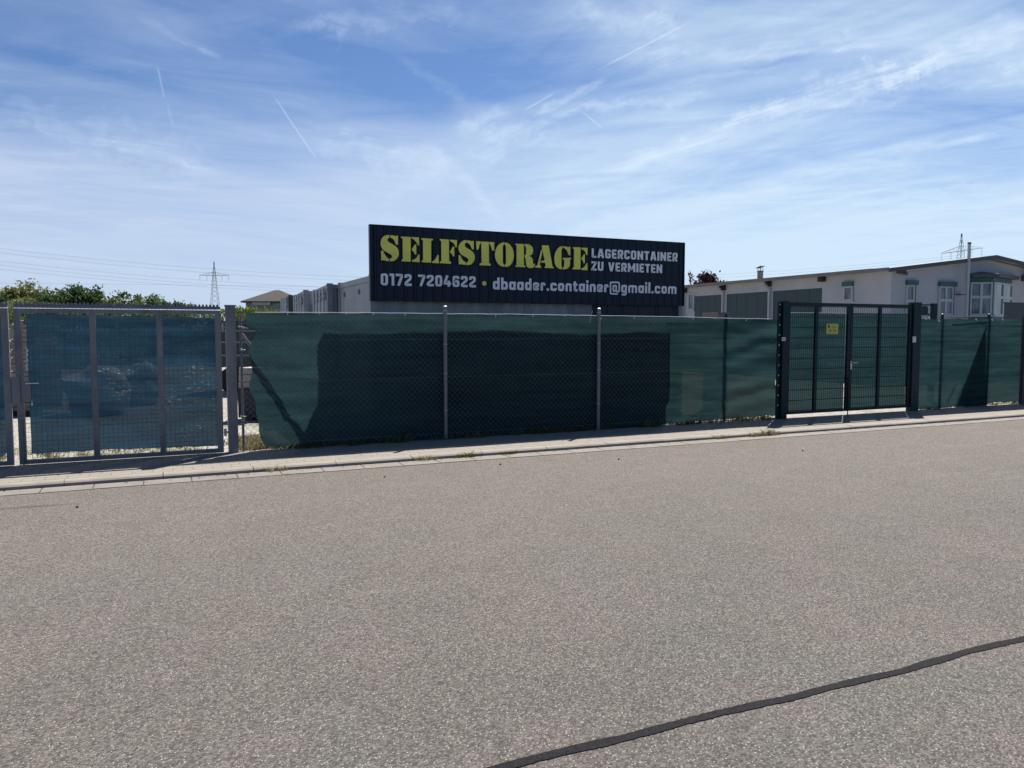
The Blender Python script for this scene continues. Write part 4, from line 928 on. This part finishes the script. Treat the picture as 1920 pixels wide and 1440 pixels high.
# bay window
a = at_v(1815.5, 591, VWL - .06); c = at_v(1860, 591, VWL - .5); z_t = at_v(1838, 529, VWL - .3).z; z_b = a.z; bw = c.x - a.x
e = at_v(1895, 591, VWL - .05)
bay = MB(); bay.prism([(a.x, VWL - .06, 0), (c.x, VWL - .5, 0), (e.x, VWL - .05, 0), (e.x, VWL - .002, 0), (a.x, VWL - .002, 0)], (0, 0, z_t + .16)); bo_ = bay.build('bay', M['teal'], hall)
for (s0, s1) in (((a.x, VWL - .06), (c.x, VWL - .5)), ((c.x, VWL - .5), (e.x, VWL - .05))):
    d = Vector((s1[0] - s0[0], s1[1] - s0[1], 0)); L_ = d.length; d.normalize(); nn = Vector((d.y, -d.x, 0))
    window(bo_, Vector((s0[0] + d.x * .03, s0[1] + d.y * .03, z_b)), d, nn, L_ - .06, z_t - z_b, 2, 2, None, split=.55)
b = MB(); zc = z_t + .163; base = [(a.x - .10, VWL - .002), (a.x - .10, VWL - .22), (c.x + .02, VWL - .70), (e.x + .24, VWL - .16), (e.x + .24, VWL - .002)]
b.prism([(x, y, zc) for x, y in base], (0, 0, .12))
ap = Vector((at_v(1840, 509, VWL).x, VWL - .004, at_v(1840, 509, VWL).z)); zz = zc + .122
for (p, q) in zip(base, base[1:]): b.face([(p[0], p[1], zz), (q[0], q[1], zz), ap])
b.build('bay_roof', M['fascia'], bo_)
b = MB(); p0 = Vector((c.x - .1, VWL - .66, zz + .012)); p1 = Vector((e.x + .2, VWL - .16, zz + .012)); b.face([p0, p1, p1.lerp(ap, .25) + Vector((0, 0, .012)), p0.lerp(ap, .25) + Vector((0, 0, .014))]); b.build('roof_flashing', M['roof_sheet'], bo_)
# flue pipe on the gable
ft = at_v(1811.5, 456, VWL - .18); fb = at_v(1808.5, 596, VWL - .18)
b = MB(); b.bar((ft.x, VWL - .30, .1), (ft.x, VWL - .30, ft.z - .05), .052, 14); fl = b.build('flue_pipe', M['upvc'], hall)
b = MB(); b.bar((ft.x, VWL - .30, ft.z - .049), (ft.x, VWL - .30, ft.z + .02), .060, 14); b.build('flue_cap', M['galv'], fl)
b = MB()
for z in (at_v(1811, 553, VWL).z, at_v(1811, 492, VWL).z): b.box(ft.x - .22, ft.x + .03, VWL - .24, VWL - .003, z - .015, z + .015)
b.build('pipe_bracket', M['galv'], fl)
p = at_v(1685, 509, VWL); b = MB(); b.box(p.x - .10, p.x + .10, VWL - .22, VWL - .003, p.z - .07, p.z + .05); b.bar((p.x - .1, VWL - .15, p.z - .06), (p.x + .06, VWL - .3, p.z - .1), .05, 8); b.build('wall_lamp', M['fascia'], hall)
b = MB(); p = at_v(1916, 522, VWL); b.box(p.x - .05, p.x + 1.6, VWL - .6, VWL - .004, p.z - .1, p.z + .12); b.build('canopy', M['fascia'], hall)

# things just behind the right fence
p = at_v(1728, 592, 12.6); q = at_v(1755, 569, 12.6); t = thing('garden_gate', ((p.x + q.x) / 2, 12.6, 0), 'dark steel gate with a black lamp box behind the right green gate post', 'gate')
b = MB(); k = at_v(1747, 580, 12.6).x; b.box(k, q.x, 12.56, 12.64, -.02, q.z); b.build('post', M['green_steel'], t)
b = MB(); zk = at_v(1740, 571.5, 12.6).z; b.box(at_v(1718, 580, 12.6).x, k - .002, 12.58, 12.62, zk - .02, zk + .01); b.build('rail', M['green_steel'], t)
b = MB(); x0, x1 = at_v(1728, 580, 12.6).x, at_v(1738, 580, 12.6).x; zt_ = at_v(1733, 574, 12.6).z; zl = at_v(1733, 588, 12.6).z; b.box(x0, x1, 12.57, 12.63, zl, zt_ - .03); b.box(x0 + .012, x1 - .012, 12.575, 12.625, zt_ - .028, zt_); b.box(x0 - .015, k, 12.56, 12.62, zl - .04, zl - .002); b.build('lamp_box', M['black'], t)
p = at_v(1884, 569, 15.0); t = thing('privacy_panel', (p.x + 1, 15.0, 0), 'dark grey slatted privacy panel behind the right net below the bay window', 'panel')
b = MB(); u = p.x
while u < p.x + 2.6: b.box(u, u + .145, 14.99, 15.02, .05, p.z); u += .15
b.build('slats', M['grey_slat'], t); b = MB(); b.box(p.x - .02, p.x + 2.6, 14.97, 15.04, p.z + .002, p.z + .04); b.build('rail', M['grey_slat'], t)
# planks and a twiggy shrub over the net
p, q = at_v(1335, 586, 12.9), at_v(1357, 592, 12.9)
t = thing('plank_stack', ((p.x + q.x) / 2, 12.9, 0), 'stack of reddish planks standing just over the net left of the green gate', 'planks')
for k in range(7):
    j = rng.uniform(-.03, .03); b = MB(); z1 = p.z - k * .045; b.box(p.x + j, q.x + j, 12.7, 13.2, z1 - .04, z1); b.build('plank', M['timber'], t)
b = MB(); b.box(p.x + .02, q.x - .02, 12.72, 13.18, 0, p.z - 7 * .045 + .003); b.build('crate', M['timber'], t)

# ------------------------------------------------------------------ vegetation
def leaf_cards(b, c, rad, n, size, rg, clumps=14):
    """many small leaves gathered in clumps through the crown"""
    cl = []
    for k in range(clumps):
        while True:
            d = Vector((rg.uniform(-1, 1), rg.uniform(-1, 1), rg.uniform(-.6, 1)))
            if .15 < d.length < 1: break
        d *= .88; cl.append((Vector(c) + Vector((d.x * rad[0], d.y * rad[1], d.z * rad[2])), rg.uniform(.22, .42)))
    for k in range(n):
        p0, s = cl[rg.randrange(clumps)]
        d = Vector((rg.gauss(0, 1), rg.gauss(0, 1), rg.gauss(0, .8))) * s * .48
        p = p0 + Vector((d.x * rad[0], d.y * rad[1], d.z * rad[2])); L = size * rg.uniform(.6, 1.4)
        a = Vector((rg.gauss(0, 1), rg.gauss(0, 1), rg.gauss(0, .7))).normalized(); e = a.orthogonal().normalized(); e.rotate(Matrix.Rotation(rg.uniform(0, 6.28), 3, a)) ; f = a.cross(e)
        b.quad(p - e * L * .5, p - f * L * .28, p + e * L * .5, p + f * L * .28)
    return cl
def tree(px, dist, pytop, wpx, label, m, n=3200, size=.16, seed=1, name='broadleaf_tree', squash=1.0, cat='tree', group='trees beyond the yard', clumps=16):
    rg = random.Random(seed); k = dist / F_PX; base = at_d(px, HOR, dist); base.z = -.12; top = at_d(px, pytop, dist).z
    rx = wpx * k / 2; H = top - base.z; rz = min(H * .42, max(rx * .9 * squash, H * .3)); c = Vector((base.x, base.y, top - rz))
    t = thing(name, base, label, cat, group)
    b = MB(); cl = leaf_cards(b, c, (rx, rx * .9, rz), n, size, rg, clumps); crown = b.build('crown', m, t, recalc=False)
    b = MB(); b.bar(base, c - Vector((0, 0, rz * .2)), H * .030 + .03, 8, H * .016)
    for p, s in cl[:9]: b.bar(c - Vector((0, 0, rz * .6)), p, H * .012, 5, H * .004)
    b.build('trunk', M['bark'], t)
    return t
tree(48, 42, 526, 104, 'pale olive tree standing behind the left part of the grey gate', M['leaf_olive'], 5200, .17, 3, clumps=26)
tree(2, 40, 535, 50, 'dark green tree at the left picture edge behind the gate', M['leaf_dark'], 1600, .17, 4)
tree(122, 40, 533, 84, 'dark green round tree left of the two dark ones behind the gate', M['leaf_dark'], 5200, .17, 5, clumps=24)
tree(165, 41, 534, 84, 'dark green spreading tree beside the gap of sky behind the gate', M['leaf_dark'], 5200, .17, 6, clumps=24)
tree(242, 44, 549, 76, 'small green tree in the middle behind the grey gate', M['leaf_mid'], 3600, .17, 7, clumps=22)
tree(286, 48, 548, 80, 'thin airy pale tree behind the grey gate', M['leaf_mid'], 1300, .15, 8, clumps=18)
tree(320, 44, 545, 84, 'small dark tree behind the upright of the grey gate, left of the pylon', M['leaf_dark'], 4400, .17, 9, clumps=24)
tree(92, 50, 546, 90, 'brownish olive tree between the pale and the dark trees', M['leaf_olive'], 2200, .17, 19)
tree(1325, 52, 508, 74, 'dark reddish purple tree behind the hall roof', M['leaf_red'], 4600, .20, 10, squash=1.2)
tree(1296, 55, 510, 40, 'thin dark red tree just right of the sign edge', M['leaf_red'], 420, .2, 11, clumps=8)
tree(1353, 54, 508, 34, 'narrow dark red tree at the right of the red tree', M['leaf_red'], 500, .2, 12, clumps=7)
tree(548, 70, 568, 16, 'small green tree in front of the hip roof house', M['leaf_mid'], 900, .2, 15)
def hedge(x0, x1, dist, y0, y1, label, m, n, seed, depth=1.5):
    rg = random.Random(seed); a = at_d(x0, HOR, dist); c = at_d(x1, HOR, dist); b = MB(); za, zc = at_d(x0, y0, dist).z, at_d(x1, y1, dist).z
    t = thing('hedge', ((a.x + c.x) / 2, (a.y + c.y) / 2, -.12), label, 'hedge', 'hedges behind the yard')
    for k in range(n):
        f = rg.random(); p = a.lerp(c, f); zt_ = za + (zc - za) * f + .22 * noise.noise(Vector((f * 14, seed, 0))) + .12 * noise.noise(Vector((f * 50, seed, 0)))
        p = p + Vector((rg.gauss(0, .1), rg.uniform(-depth, depth) * .5, 0)); p.z = -.1 + (zt_ + .1) * (rg.random() ** .6); L = .15 * rg.uniform(.6, 1.4)
        q = Vector((rg.gauss(0, 1), rg.gauss(0, 1), rg.gauss(0, .7))).normalized(); e = q.orthogonal().normalized(); e.rotate(Matrix.Rotation(rg.uniform(0, 6.28), 3, q)); f2 = q.cross(e)
        b.quad(p - e * L * .5, p - f2 * L * .28, p + e * L * .5, p + f2 * L * .28)
    b.build('foliage', m, t, recalc=False)
    b = MB(); 
    for k in range(9):
        p = a.lerp(c, (k + .5) / 9); b.bar((p.x, p.y, -.12), (p.x, p.y, (za + zc) / 2 * .8), .035, 5, .015)
    b.build('stems', M['bark'], t)
hedge(-40, 240, 36, 563, 578, 'long green hedge behind the left panels of the grey gate', M['leaf_mid'], 6500, 2)
hedge(240, 470, 40, 586, 577, 'yellow green hedge behind the right panel of the grey gate', M['hedge'], 6500, 3)
hedge(445, 520, 38, 578, 581, 'green hedge in front of the hip roof house', M['hedge'], 3000, 5)

def blades(name, spots, h, m, label, cat, seed, n=14, spread=.05, kind='stuff'):
    rg = random.Random(seed); b = MB()
    for (x, y, z, k) in spots:
        for i in range(max(3, int(n * k))):
            a = rg.uniform(0, 6.283); r_ = spread * k * math.sqrt(rg.random()); p = Vector((x + r_ * 2.2 * math.cos(a), y + r_ * .8 * math.sin(a), z)); L = h * k * rg.uniform(.4, 1.1)
            d = Vector((rg.gauss(0, .45), rg.gauss(0, .45), 1)).normalized(); w_ = Vector((math.cos(a + 1.3), math.sin(a + 1.3), 0)) * rg.uniform(.0025, .006) * (1 + k * .3)
            mid = p + d * L * .6; tip = p + d * L + Vector((d.x * L * .5, d.y * L * .5, -L * .12))
            b.face([p - w_, p + w_, mid + w_ * .7, tip, mid - w_ * .7])
    o = b.build(name, m, recalc=False)
    return stuff(o, label, cat) if kind == 'stuff' else tag(o, label, cat, 'weeds by the kerb')
rg = random.Random(5); sp = []
for k in range(420):                                      # fringe of weeds along the foot of the net
    u = rg.uniform(at_v(470, 700, V_FENCE).x, at_v(1455, 700, V_FENCE).x)
    if noise.noise(Vector((u * 1.3, 4, 0))) > -.15: sp.append((u, V_FENCE + rg.gauss(.02, .06), 0, rg.uniform(.5, 1.5)))
for k in range(120):
    u = rg.uniform(UL2, UL2 + 6); sp.append((u, V_FENCE + rg.gauss(.06, .06), 0, rg.uniform(.5, 1.2)))
blades('grass', sp, .09, M['weed'], 'thin fringe of weeds along the foot of the green nets', 'weeds', 1)
sp = [(rg.uniform(at_v(455, 700, 11.3).x, at_v(500, 700, 11.3).x), 11.2 + rg.random() * 1.1, 0, rg.uniform(.6, 1.6)) for k in range(160)] + [(rg.uniform(-6, .9), 11.35 + rg.random() * .8, 0, rg.uniform(.4, 1.1)) for k in range(160)]
blades('dry_grass', sp, .10, M['drygrass'], 'dry yellow grass growing inside the yard beside the gate', 'grass', 2)
sp = []
for k in range(260):
    u = rg.uniform(-7, 22)
    if noise.noise(Vector((u * .9, 9, 0))) > .12 or 7.0 < u < 9.4 and rg.random() < .5: sp.append((u, V_KERB - .012 + rg.gauss(0, .008), ZR + .004, rg.uniform(.25, .7)))
blades('moss', sp, .055, M['drygrass'], 'dry moss and grass in the joint along the kerb', 'weeds', 3, 10, .03)
for (px, py, k, m, lab) in ((880, 860, 1.5, 'weed', 'green weed clump at the kerb below the first fence post'), (808, 866, 1.3, 'drygrass', 'yellowish weed clump at the kerb left of the green clump'), (962, 853, 1.1, 'weed', 'flat weed clump at the kerb right of the green clump'),
                            (1424, 818, 1.6, 'drygrass', 'dry grass tuft on the kerb left of the tall tuft'), (1449, 815, 2.0, 'drygrass', 'tall spiky dry tuft on the kerb before the green gate'), (1357, 822, 1.4, 'drygrass', 'dry tuft at the kerb below the slim green post'), (520, 885, 1.2, 'drygrass', 'small dry tuft in the kerb joint right of the gate post')):
    p = at_z(px, py + 2, ZR); p.y = V_KERB - .015
    blades('weed_tuft', [(p.x, p.y, ZR + .004, k)] + [(p.x + rg.uniform(-.14, .14), p.y, ZR + .004, k * .6) for _ in range(4)], .075, M[m], lab, 'weed', int(px), 26, .045, 'thing')
for (px, k, lab) in ((742, 2.2, 'tall dark weed standing at the foot of the net left of the first post'), (1020, 1.7, 'dark weed at the foot of the net between the two steel posts'), (1216, 2.0, 'dark weed at the foot of the net right of the second post')):
    u = at_v(px, 815, V_FENCE - .05).x; blades('weed_tuft', [(u, V_FENCE - .06, 0, k), (u + .15, V_FENCE - .03, 0, k * .6)], .10, M['weed'], lab, 'weed', int(px), 22, .05, 'thing')
# white gravel spilled under the net
b = MB()
for k in range(520):
    f = rg.random(); u = at_v(1245, 700, V_FENCE).x + f * (UE - at_v(1245, 700, V_FENCE).x); s = rg.uniform(.012, .03); b.ball((u, V_FENCE + .02 + abs(rg.gauss(.05, .11)), s * .4), (s, s, s * .7), 6, 3, .4, k)
stuff(b.build('gravel', M['stone']), 'pale gravel lying under the net left of the green gate', 'gravel')
b = MB()
for k in range(900):
    u = rg.uniform(-7, 22); y = V_KERB - abs(rg.gauss(0, .07)) - .004 if rg.random() < .6 else V_FENCE - abs(rg.gauss(0, .10)); z = (ZR + .012 if y < V_KERB else .003); L_ = rg.uniform(.006, .022)
    a = rg.uniform(0, 6.28); e = Vector((math.cos(a), math.sin(a), rg.uniform(-.2, .5))) * L_; f = Vector((-math.sin(a), math.cos(a), rg.uniform(-.2, .3))) * L_ * .45; p = Vector((u, y, z))
    b.quad(p - e, p - f, p + e, p + f)
stuff(b.build('litter', M['leaf_grit'], recalc=False), 'dry leaf bits and grit lying in the gutter and at the fence foot', 'litter')
for (px, py) in ((145, 952), (721, 895), (938, 872), (1160, 862), (1505, 846)):
    p = at_z(px, py, ZR); b = MB(); b.ball((p.x, p.y, ZR + .010), (.014, .011, .010), 7, 4, .5, px)
    tag(b.build('pebble', M['beam'], org=(p.x, p.y, ZR)), 'tiny dark pebble lying alone on the grey asphalt', 'pebble', 'pebbles on the road')

# ------------------------------------------------------------------ inside the yard
for (px, dist, w_, yt, lab, sd) in ((178, 15.5, 116, 689, 'large pale boulder heap seen through the blue cloth, nearer one', 1), (262, 17.5, 74, 681, 'smaller pale boulder heap seen through the blue cloth, farther one', 2)):
    p = at_d(px, HOR, dist); r_ = w_ * dist / F_PX / 2; zt_ = at_d(px, yt, dist).z
    t = thing('boulder', (p.x, p.y, 0), lab, 'boulder', 'boulders in the yard')
    b = MB(); b.ball((p.x, p.y, zt_ * .42), (r_, r_ * .9, zt_ * .58), 18, 12, .35, sd); b.build('stone', M['stone'], t, True)
    b = MB(); b.ball((p.x, p.y, zt_ * .42), (r_ * 1.02, r_ * .92, zt_ * .595), 18, 12, .35, sd); b.v = [v if v.z > zt_ * .62 else v for v in b.v]; b.f = [f for f in b.f if min(b.v[k].z for k in f) > zt_ * (.66 + .10 * noise.noise(b.v[f[0]] * 4))]; b.build('sheet', M['cord'], t, True)
p = at_d(415, 692, 20.5); q = at_d(508, 602, 20.5)
t = thing('trailer', ((p.x + q.x) / 2, p.y, 0), 'dark green trailer parked in the yard behind the grey gate post', 'trailer')
fr = Matrix.Translation((p.x, p.y, 0)) @ Matrix.Rotation(R(-YAW), 4, 'Z'); Lt = (q - p).length * .85
b = MB(); b.box(-.3, Lt + .4, -.1, 1.6, .72, q.z, fr); b.build('body', M['trailer_green'], t)
b = MB()
for z in (1.0, 1.35, 1.65): b.box(-.31, Lt + .41, -.13, -.102, z, z + .05, fr)
b.build('rail', M['galv'], t)
for x in (.3, Lt - .2):
    b = MB(); c = fr @ Vector((x, -.05, .36)); d = fr @ Vector((x, .15, .36)); b.bar(c, d, .36, 16); b.build('wheel', M['rubber'], t)
for k, (yt, yb) in enumerate(((690, 702), (703, 716), (717, 729))):
    dist = 14.2; p = at_d(452, yb, dist); q = at_d(500, yt, dist); fr = Matrix.Translation((p.x, p.y + .03 * k, 0)) @ Matrix.Rotation(R(-YAW + 3 * (k - 1)), 4, 'Z')
    b = MB(); b.box(-.04, .48 - .03 * k, 0, .5, p.z + .006, q.z, fr); tag(b.build('stone_slab', M['slab'], org=(p.x, p.y, p.z)), ('topmost', 'middle', 'lowest')[k] + ' pinkish stone slab of the stack behind the gate post', 'slab', 'stacked stone slabs')
p = at_d(452, 730, 14.2); fr = Matrix.Translation((p.x, p.y, 0)) @ Matrix.Rotation(R(-YAW), 4, 'Z')
t = thing('slab_shade_box', (p.x, p.y, 0), 'dark box added for the shade below the stone slabs behind the gate post', 'shade_box')  # dark body added to stand for the shade under the slabs
b = MB(); b.box(-.06, .6, 0, .6, .06, at_d(452, 730, 14.2).z, fr); b.build('body', M['navy_door'], t)
b = MB(); b.box(.0, .1, .02, .58, 0, .058, fr); b.box(.45, .55, .02, .58, 0, .058, fr); b.build('skid', M['galv'], t)
# timber stack seen between the two leaves
p = at_d(18, 735, 15.0); fr = Matrix.Translation((p.x, p.y, 0)) @ Matrix.Rotation(R(-YAW), 4, 'Z'); t = thing('timber_stack', (p.x, p.y, 0), 'tall stack of weathered timber seen between the two grey gate leaves', 'timber')
z = .1; k = 0; b = MB()
while z < 1.75:
    b.box(-.35 + rg.uniform(-.02, .02), .55 + rg.uniform(-.02, .02), 0, .8, z, z + .075, fr); z += .085; k += 1
b.build('boards', M['timber'], t)
b = MB()
for zz in (.02, .60, 1.2): b.box(-.40, -.352, .3, .4, zz, zz + .5, fr)
b.box(-.3, .5, .1, .2, 0, .098, fr); b.build('bearer', M['beam'], t)

# ------------------------------------------------------------------ far things: house, pylons, wires
D = 150.0
hx0, hx1 = 462, 556; a = at_d(hx0, HOR, D); c = at_d(hx1, HOR, D); ze_ = at_d(500, 563, D).z; zr_ = at_d(508, 541.5, D).z
fr = Matrix.Translation((a.x, a.y, 0)) @ Matrix.Rotation(R(-YAW), 4, 'Z'); Wd = (c - a).length
t = thing('hip_roof_house', (a.x + 4, a.y + 3, -.12), 'distant house with brown hip roof and grey walls left of the containers', 'house')
b = MB(); b.box(0, Wd, 0, 9.5, -.12, ze_, fr); b.build('wall', M['house_wall'], t)
b = MB(); o_ = .75; E = [fr @ Vector(p) for p in ((-o_, -o_, ze_ - .2), (Wd + o_, -o_, ze_ - .2), (Wd + o_, 9.5 + o_, ze_ - .2), (-o_, 9.5 + o_, ze_ - .2))]
r0, r1 = fr @ Vector((Wd * .44, 4.5, zr_)), fr @ Vector((Wd * .54, 4.5, zr_))
b.face([E[0], E[1], r1, r0]); b.face([E[1], E[2], r1]); b.face([E[2], E[3], r0, r1]); b.face([E[3], E[0], r0]); b.face([E[3] - Vector((0, 0, .25)), E[2] - Vector((0, 0, .25)), E[1] - Vector((0, 0, .25)), E[0] - Vector((0, 0, .25))])
for p, q in zip(E, E[1:] + E[:1]): b.quad(p, p - Vector((0, 0, .25)), q - Vector((0, 0, .25)), q)
b.build('roof', M['roof_tile'], t)
b = MB(); b.box(1.6, 4.9, -1.2, -.01, ze_ - 1.0, ze_ - .45, fr); b.build('balcony', M['house_white'], t)
b = MB(); b.box(5.6, 7.0, -.06, -.004, ze_ - 1.9, ze_ - .7, fr); w_ = b.build('window', M['upvc'], t); b = MB(); b.box(5.7, 6.9, -.075, -.062, ze_ - 1.8, ze_ - .8, fr); b.build('pane', M['glass'], w_)
def pylon(px, dist, yt, yarm, armdir, half, label, tilt=0):
    base = at_d(px, HOR, dist); base.z = -.12; H = at_d(px, yt, dist).z; ha = at_d(px, yarm, dist).z
    t = thing('power_pylon', base, label, 'pylon', 'electricity pylons'); ad = Vector(armdir).normalized(); pd = Vector((-ad.y, ad.x, 0)); th = .085 if dist > 350 else .055
    def w(z): return (2.7 * (1 - z / ha) + .75) if z < ha else max(.12, .75 * (1 - (z - ha) / (H - ha)))
    def P(z, i, j): return base + Vector((0, 0, z)) + (ad * i + pd * j) * w(z)
    b = MB(); zs = [0]
    while zs[-1] < ha - 1: zs.append(min(ha, zs[-1] + max(1.6, 1.5 * w(zs[-1]))))
    if ha - zs[-1] > .1: zs.append(ha)
    zs += [ha + (H - ha) * k for k in (.33, .66, 1)]
    for z0, z1 in zip(zs, zs[1:]):
        for i, j in ((-1, -1), (1, -1), (1, 1), (-1, 1)): b.bar(P(z0, i, j), P(z1, i, j), th, 4, cap=False)
        for (i, j), (k, l) in (((-1, -1), (1, -1)), ((1, -1), (1, 1)), ((1, 1), (-1, 1)), ((-1, 1), (-1, -1))):
            b.bar(P(z0, i, j), P(z1, k, l), th * .55, 3, cap=False); b.bar(P(z0, k, l), P(z1, i, j), th * .55, 3, cap=False)
    b.build('tower', M['pylon'], t, recalc=False)
    b = MB(); up = Vector((0, 0, 1)); O = base + up * ha; up2 = 2.0
    for s_ in (-1, 1):
        tip = O + ad * half * s_
        for j in (-1, 1): b.bar(O + pd * .7 * j, tip, th * 1.1, 4, cap=False); b.bar(O + up * up2 + pd * .4 * j, tip + up * .2, th * .8, 4, cap=False)
        for k in (.2, .4, .6, .8): q = O + ad * half * s_ * k; b.bar(q, q + up * up2 * (1 - k), th * .5, 3, cap=False); b.bar(q, O + ad * half * s_ * (k + .18) + up * up2 * max(0, .8 - k), th * .5, 3, cap=False)
    b.build('crossarm', M['pylon'], t, recalc=False)
    tips = []
    for k in (-.97, -.5, .5, .97):
        q = O + ad * half * k; b = MB(); b.bar(q + ad * .25, q + ad * .25 - up * 2.6, th * .55, 4); b.bar(q - ad * .25, q - ad * .25 - up * 2.6, th * .55, 4); b.bar(q - ad * .3 - up * 2.6, q + ad * .3 - up * 2.6, th * .6, 4); b.build('insulator', M['pylon'], t, recalc=False); tips.append(q - up * 2.6)
    return tips
pylon(404.5, 430, 490, 516.3, RGT + FWD * .15, 7.9, 'whole lattice power pylon far behind the grey gate')
tips = pylon(1796, 300, 437, 470, RGT * .16 - FWD, 10.9, 'lattice power pylon partly hidden behind the hall roof')
def wire(p_obs, p_end, d0, d1, label):
    """one cable: passes the two seen points and ends far right"""
    (xa, ya), (xb, yb) = p_obs; xe, ye = p_end
    def yat(x):                                            # parabola through the three picture points
        L0 = (x - xb) * (x - xe) / ((xa - xb) * (xa - xe)); L1 = (x - xa) * (x - xe) / ((xb - xa) * (xb - xe)); L2 = (x - xa) * (x - xb) / ((xe - xa) * (xe - xb)); return ya * L0 + yb * L1 + ye * L2
    A_, B_ = at_d(xa - 320, yat(xa - 320), d0), at_d(xe, ye, d1); n = 60; pts = []
    for k in range(n + 1):
        f = k / n; p = A_.lerp(B_, f); X = p.dot(RGT); Fd = p.dot(FWD); x = 960 + F_PX * X / (Fd * math.cos(R(PITCH)) + 1.5 * math.sin(R(PITCH)))
        q = at_d(x, yat(x), Fd); pts.append(Vector((p.x, p.y, q.z)))
    b = MB(); b.tube(pts, .026, 4); tag(b.build('power_line', M['pylon']), label, 'cable', 'power lines')
for (ya, yb, lab) in ((464.5, 520, 'uppermost thin power cable crossing the sky above the pylon arm'), (473, 527, 'second power cable from the top, a little darker'), (488.5, 541, 'third power cable from the top in the sky left of the sign'),
                      (496.5, 547, 'fourth power cable from the top in the sky left of the sign'), (504.5, 551, 'lowest of the sloping power cables left of the sign')):
    wire(((0, ya), (690, yb)), (1796, 478 + (ya - 464) * .55), 330, 300, lab)
wire(((-40, 531), (176, 532.5)), (1500, 560), 330, 420, 'almost level power cable just above the trees')
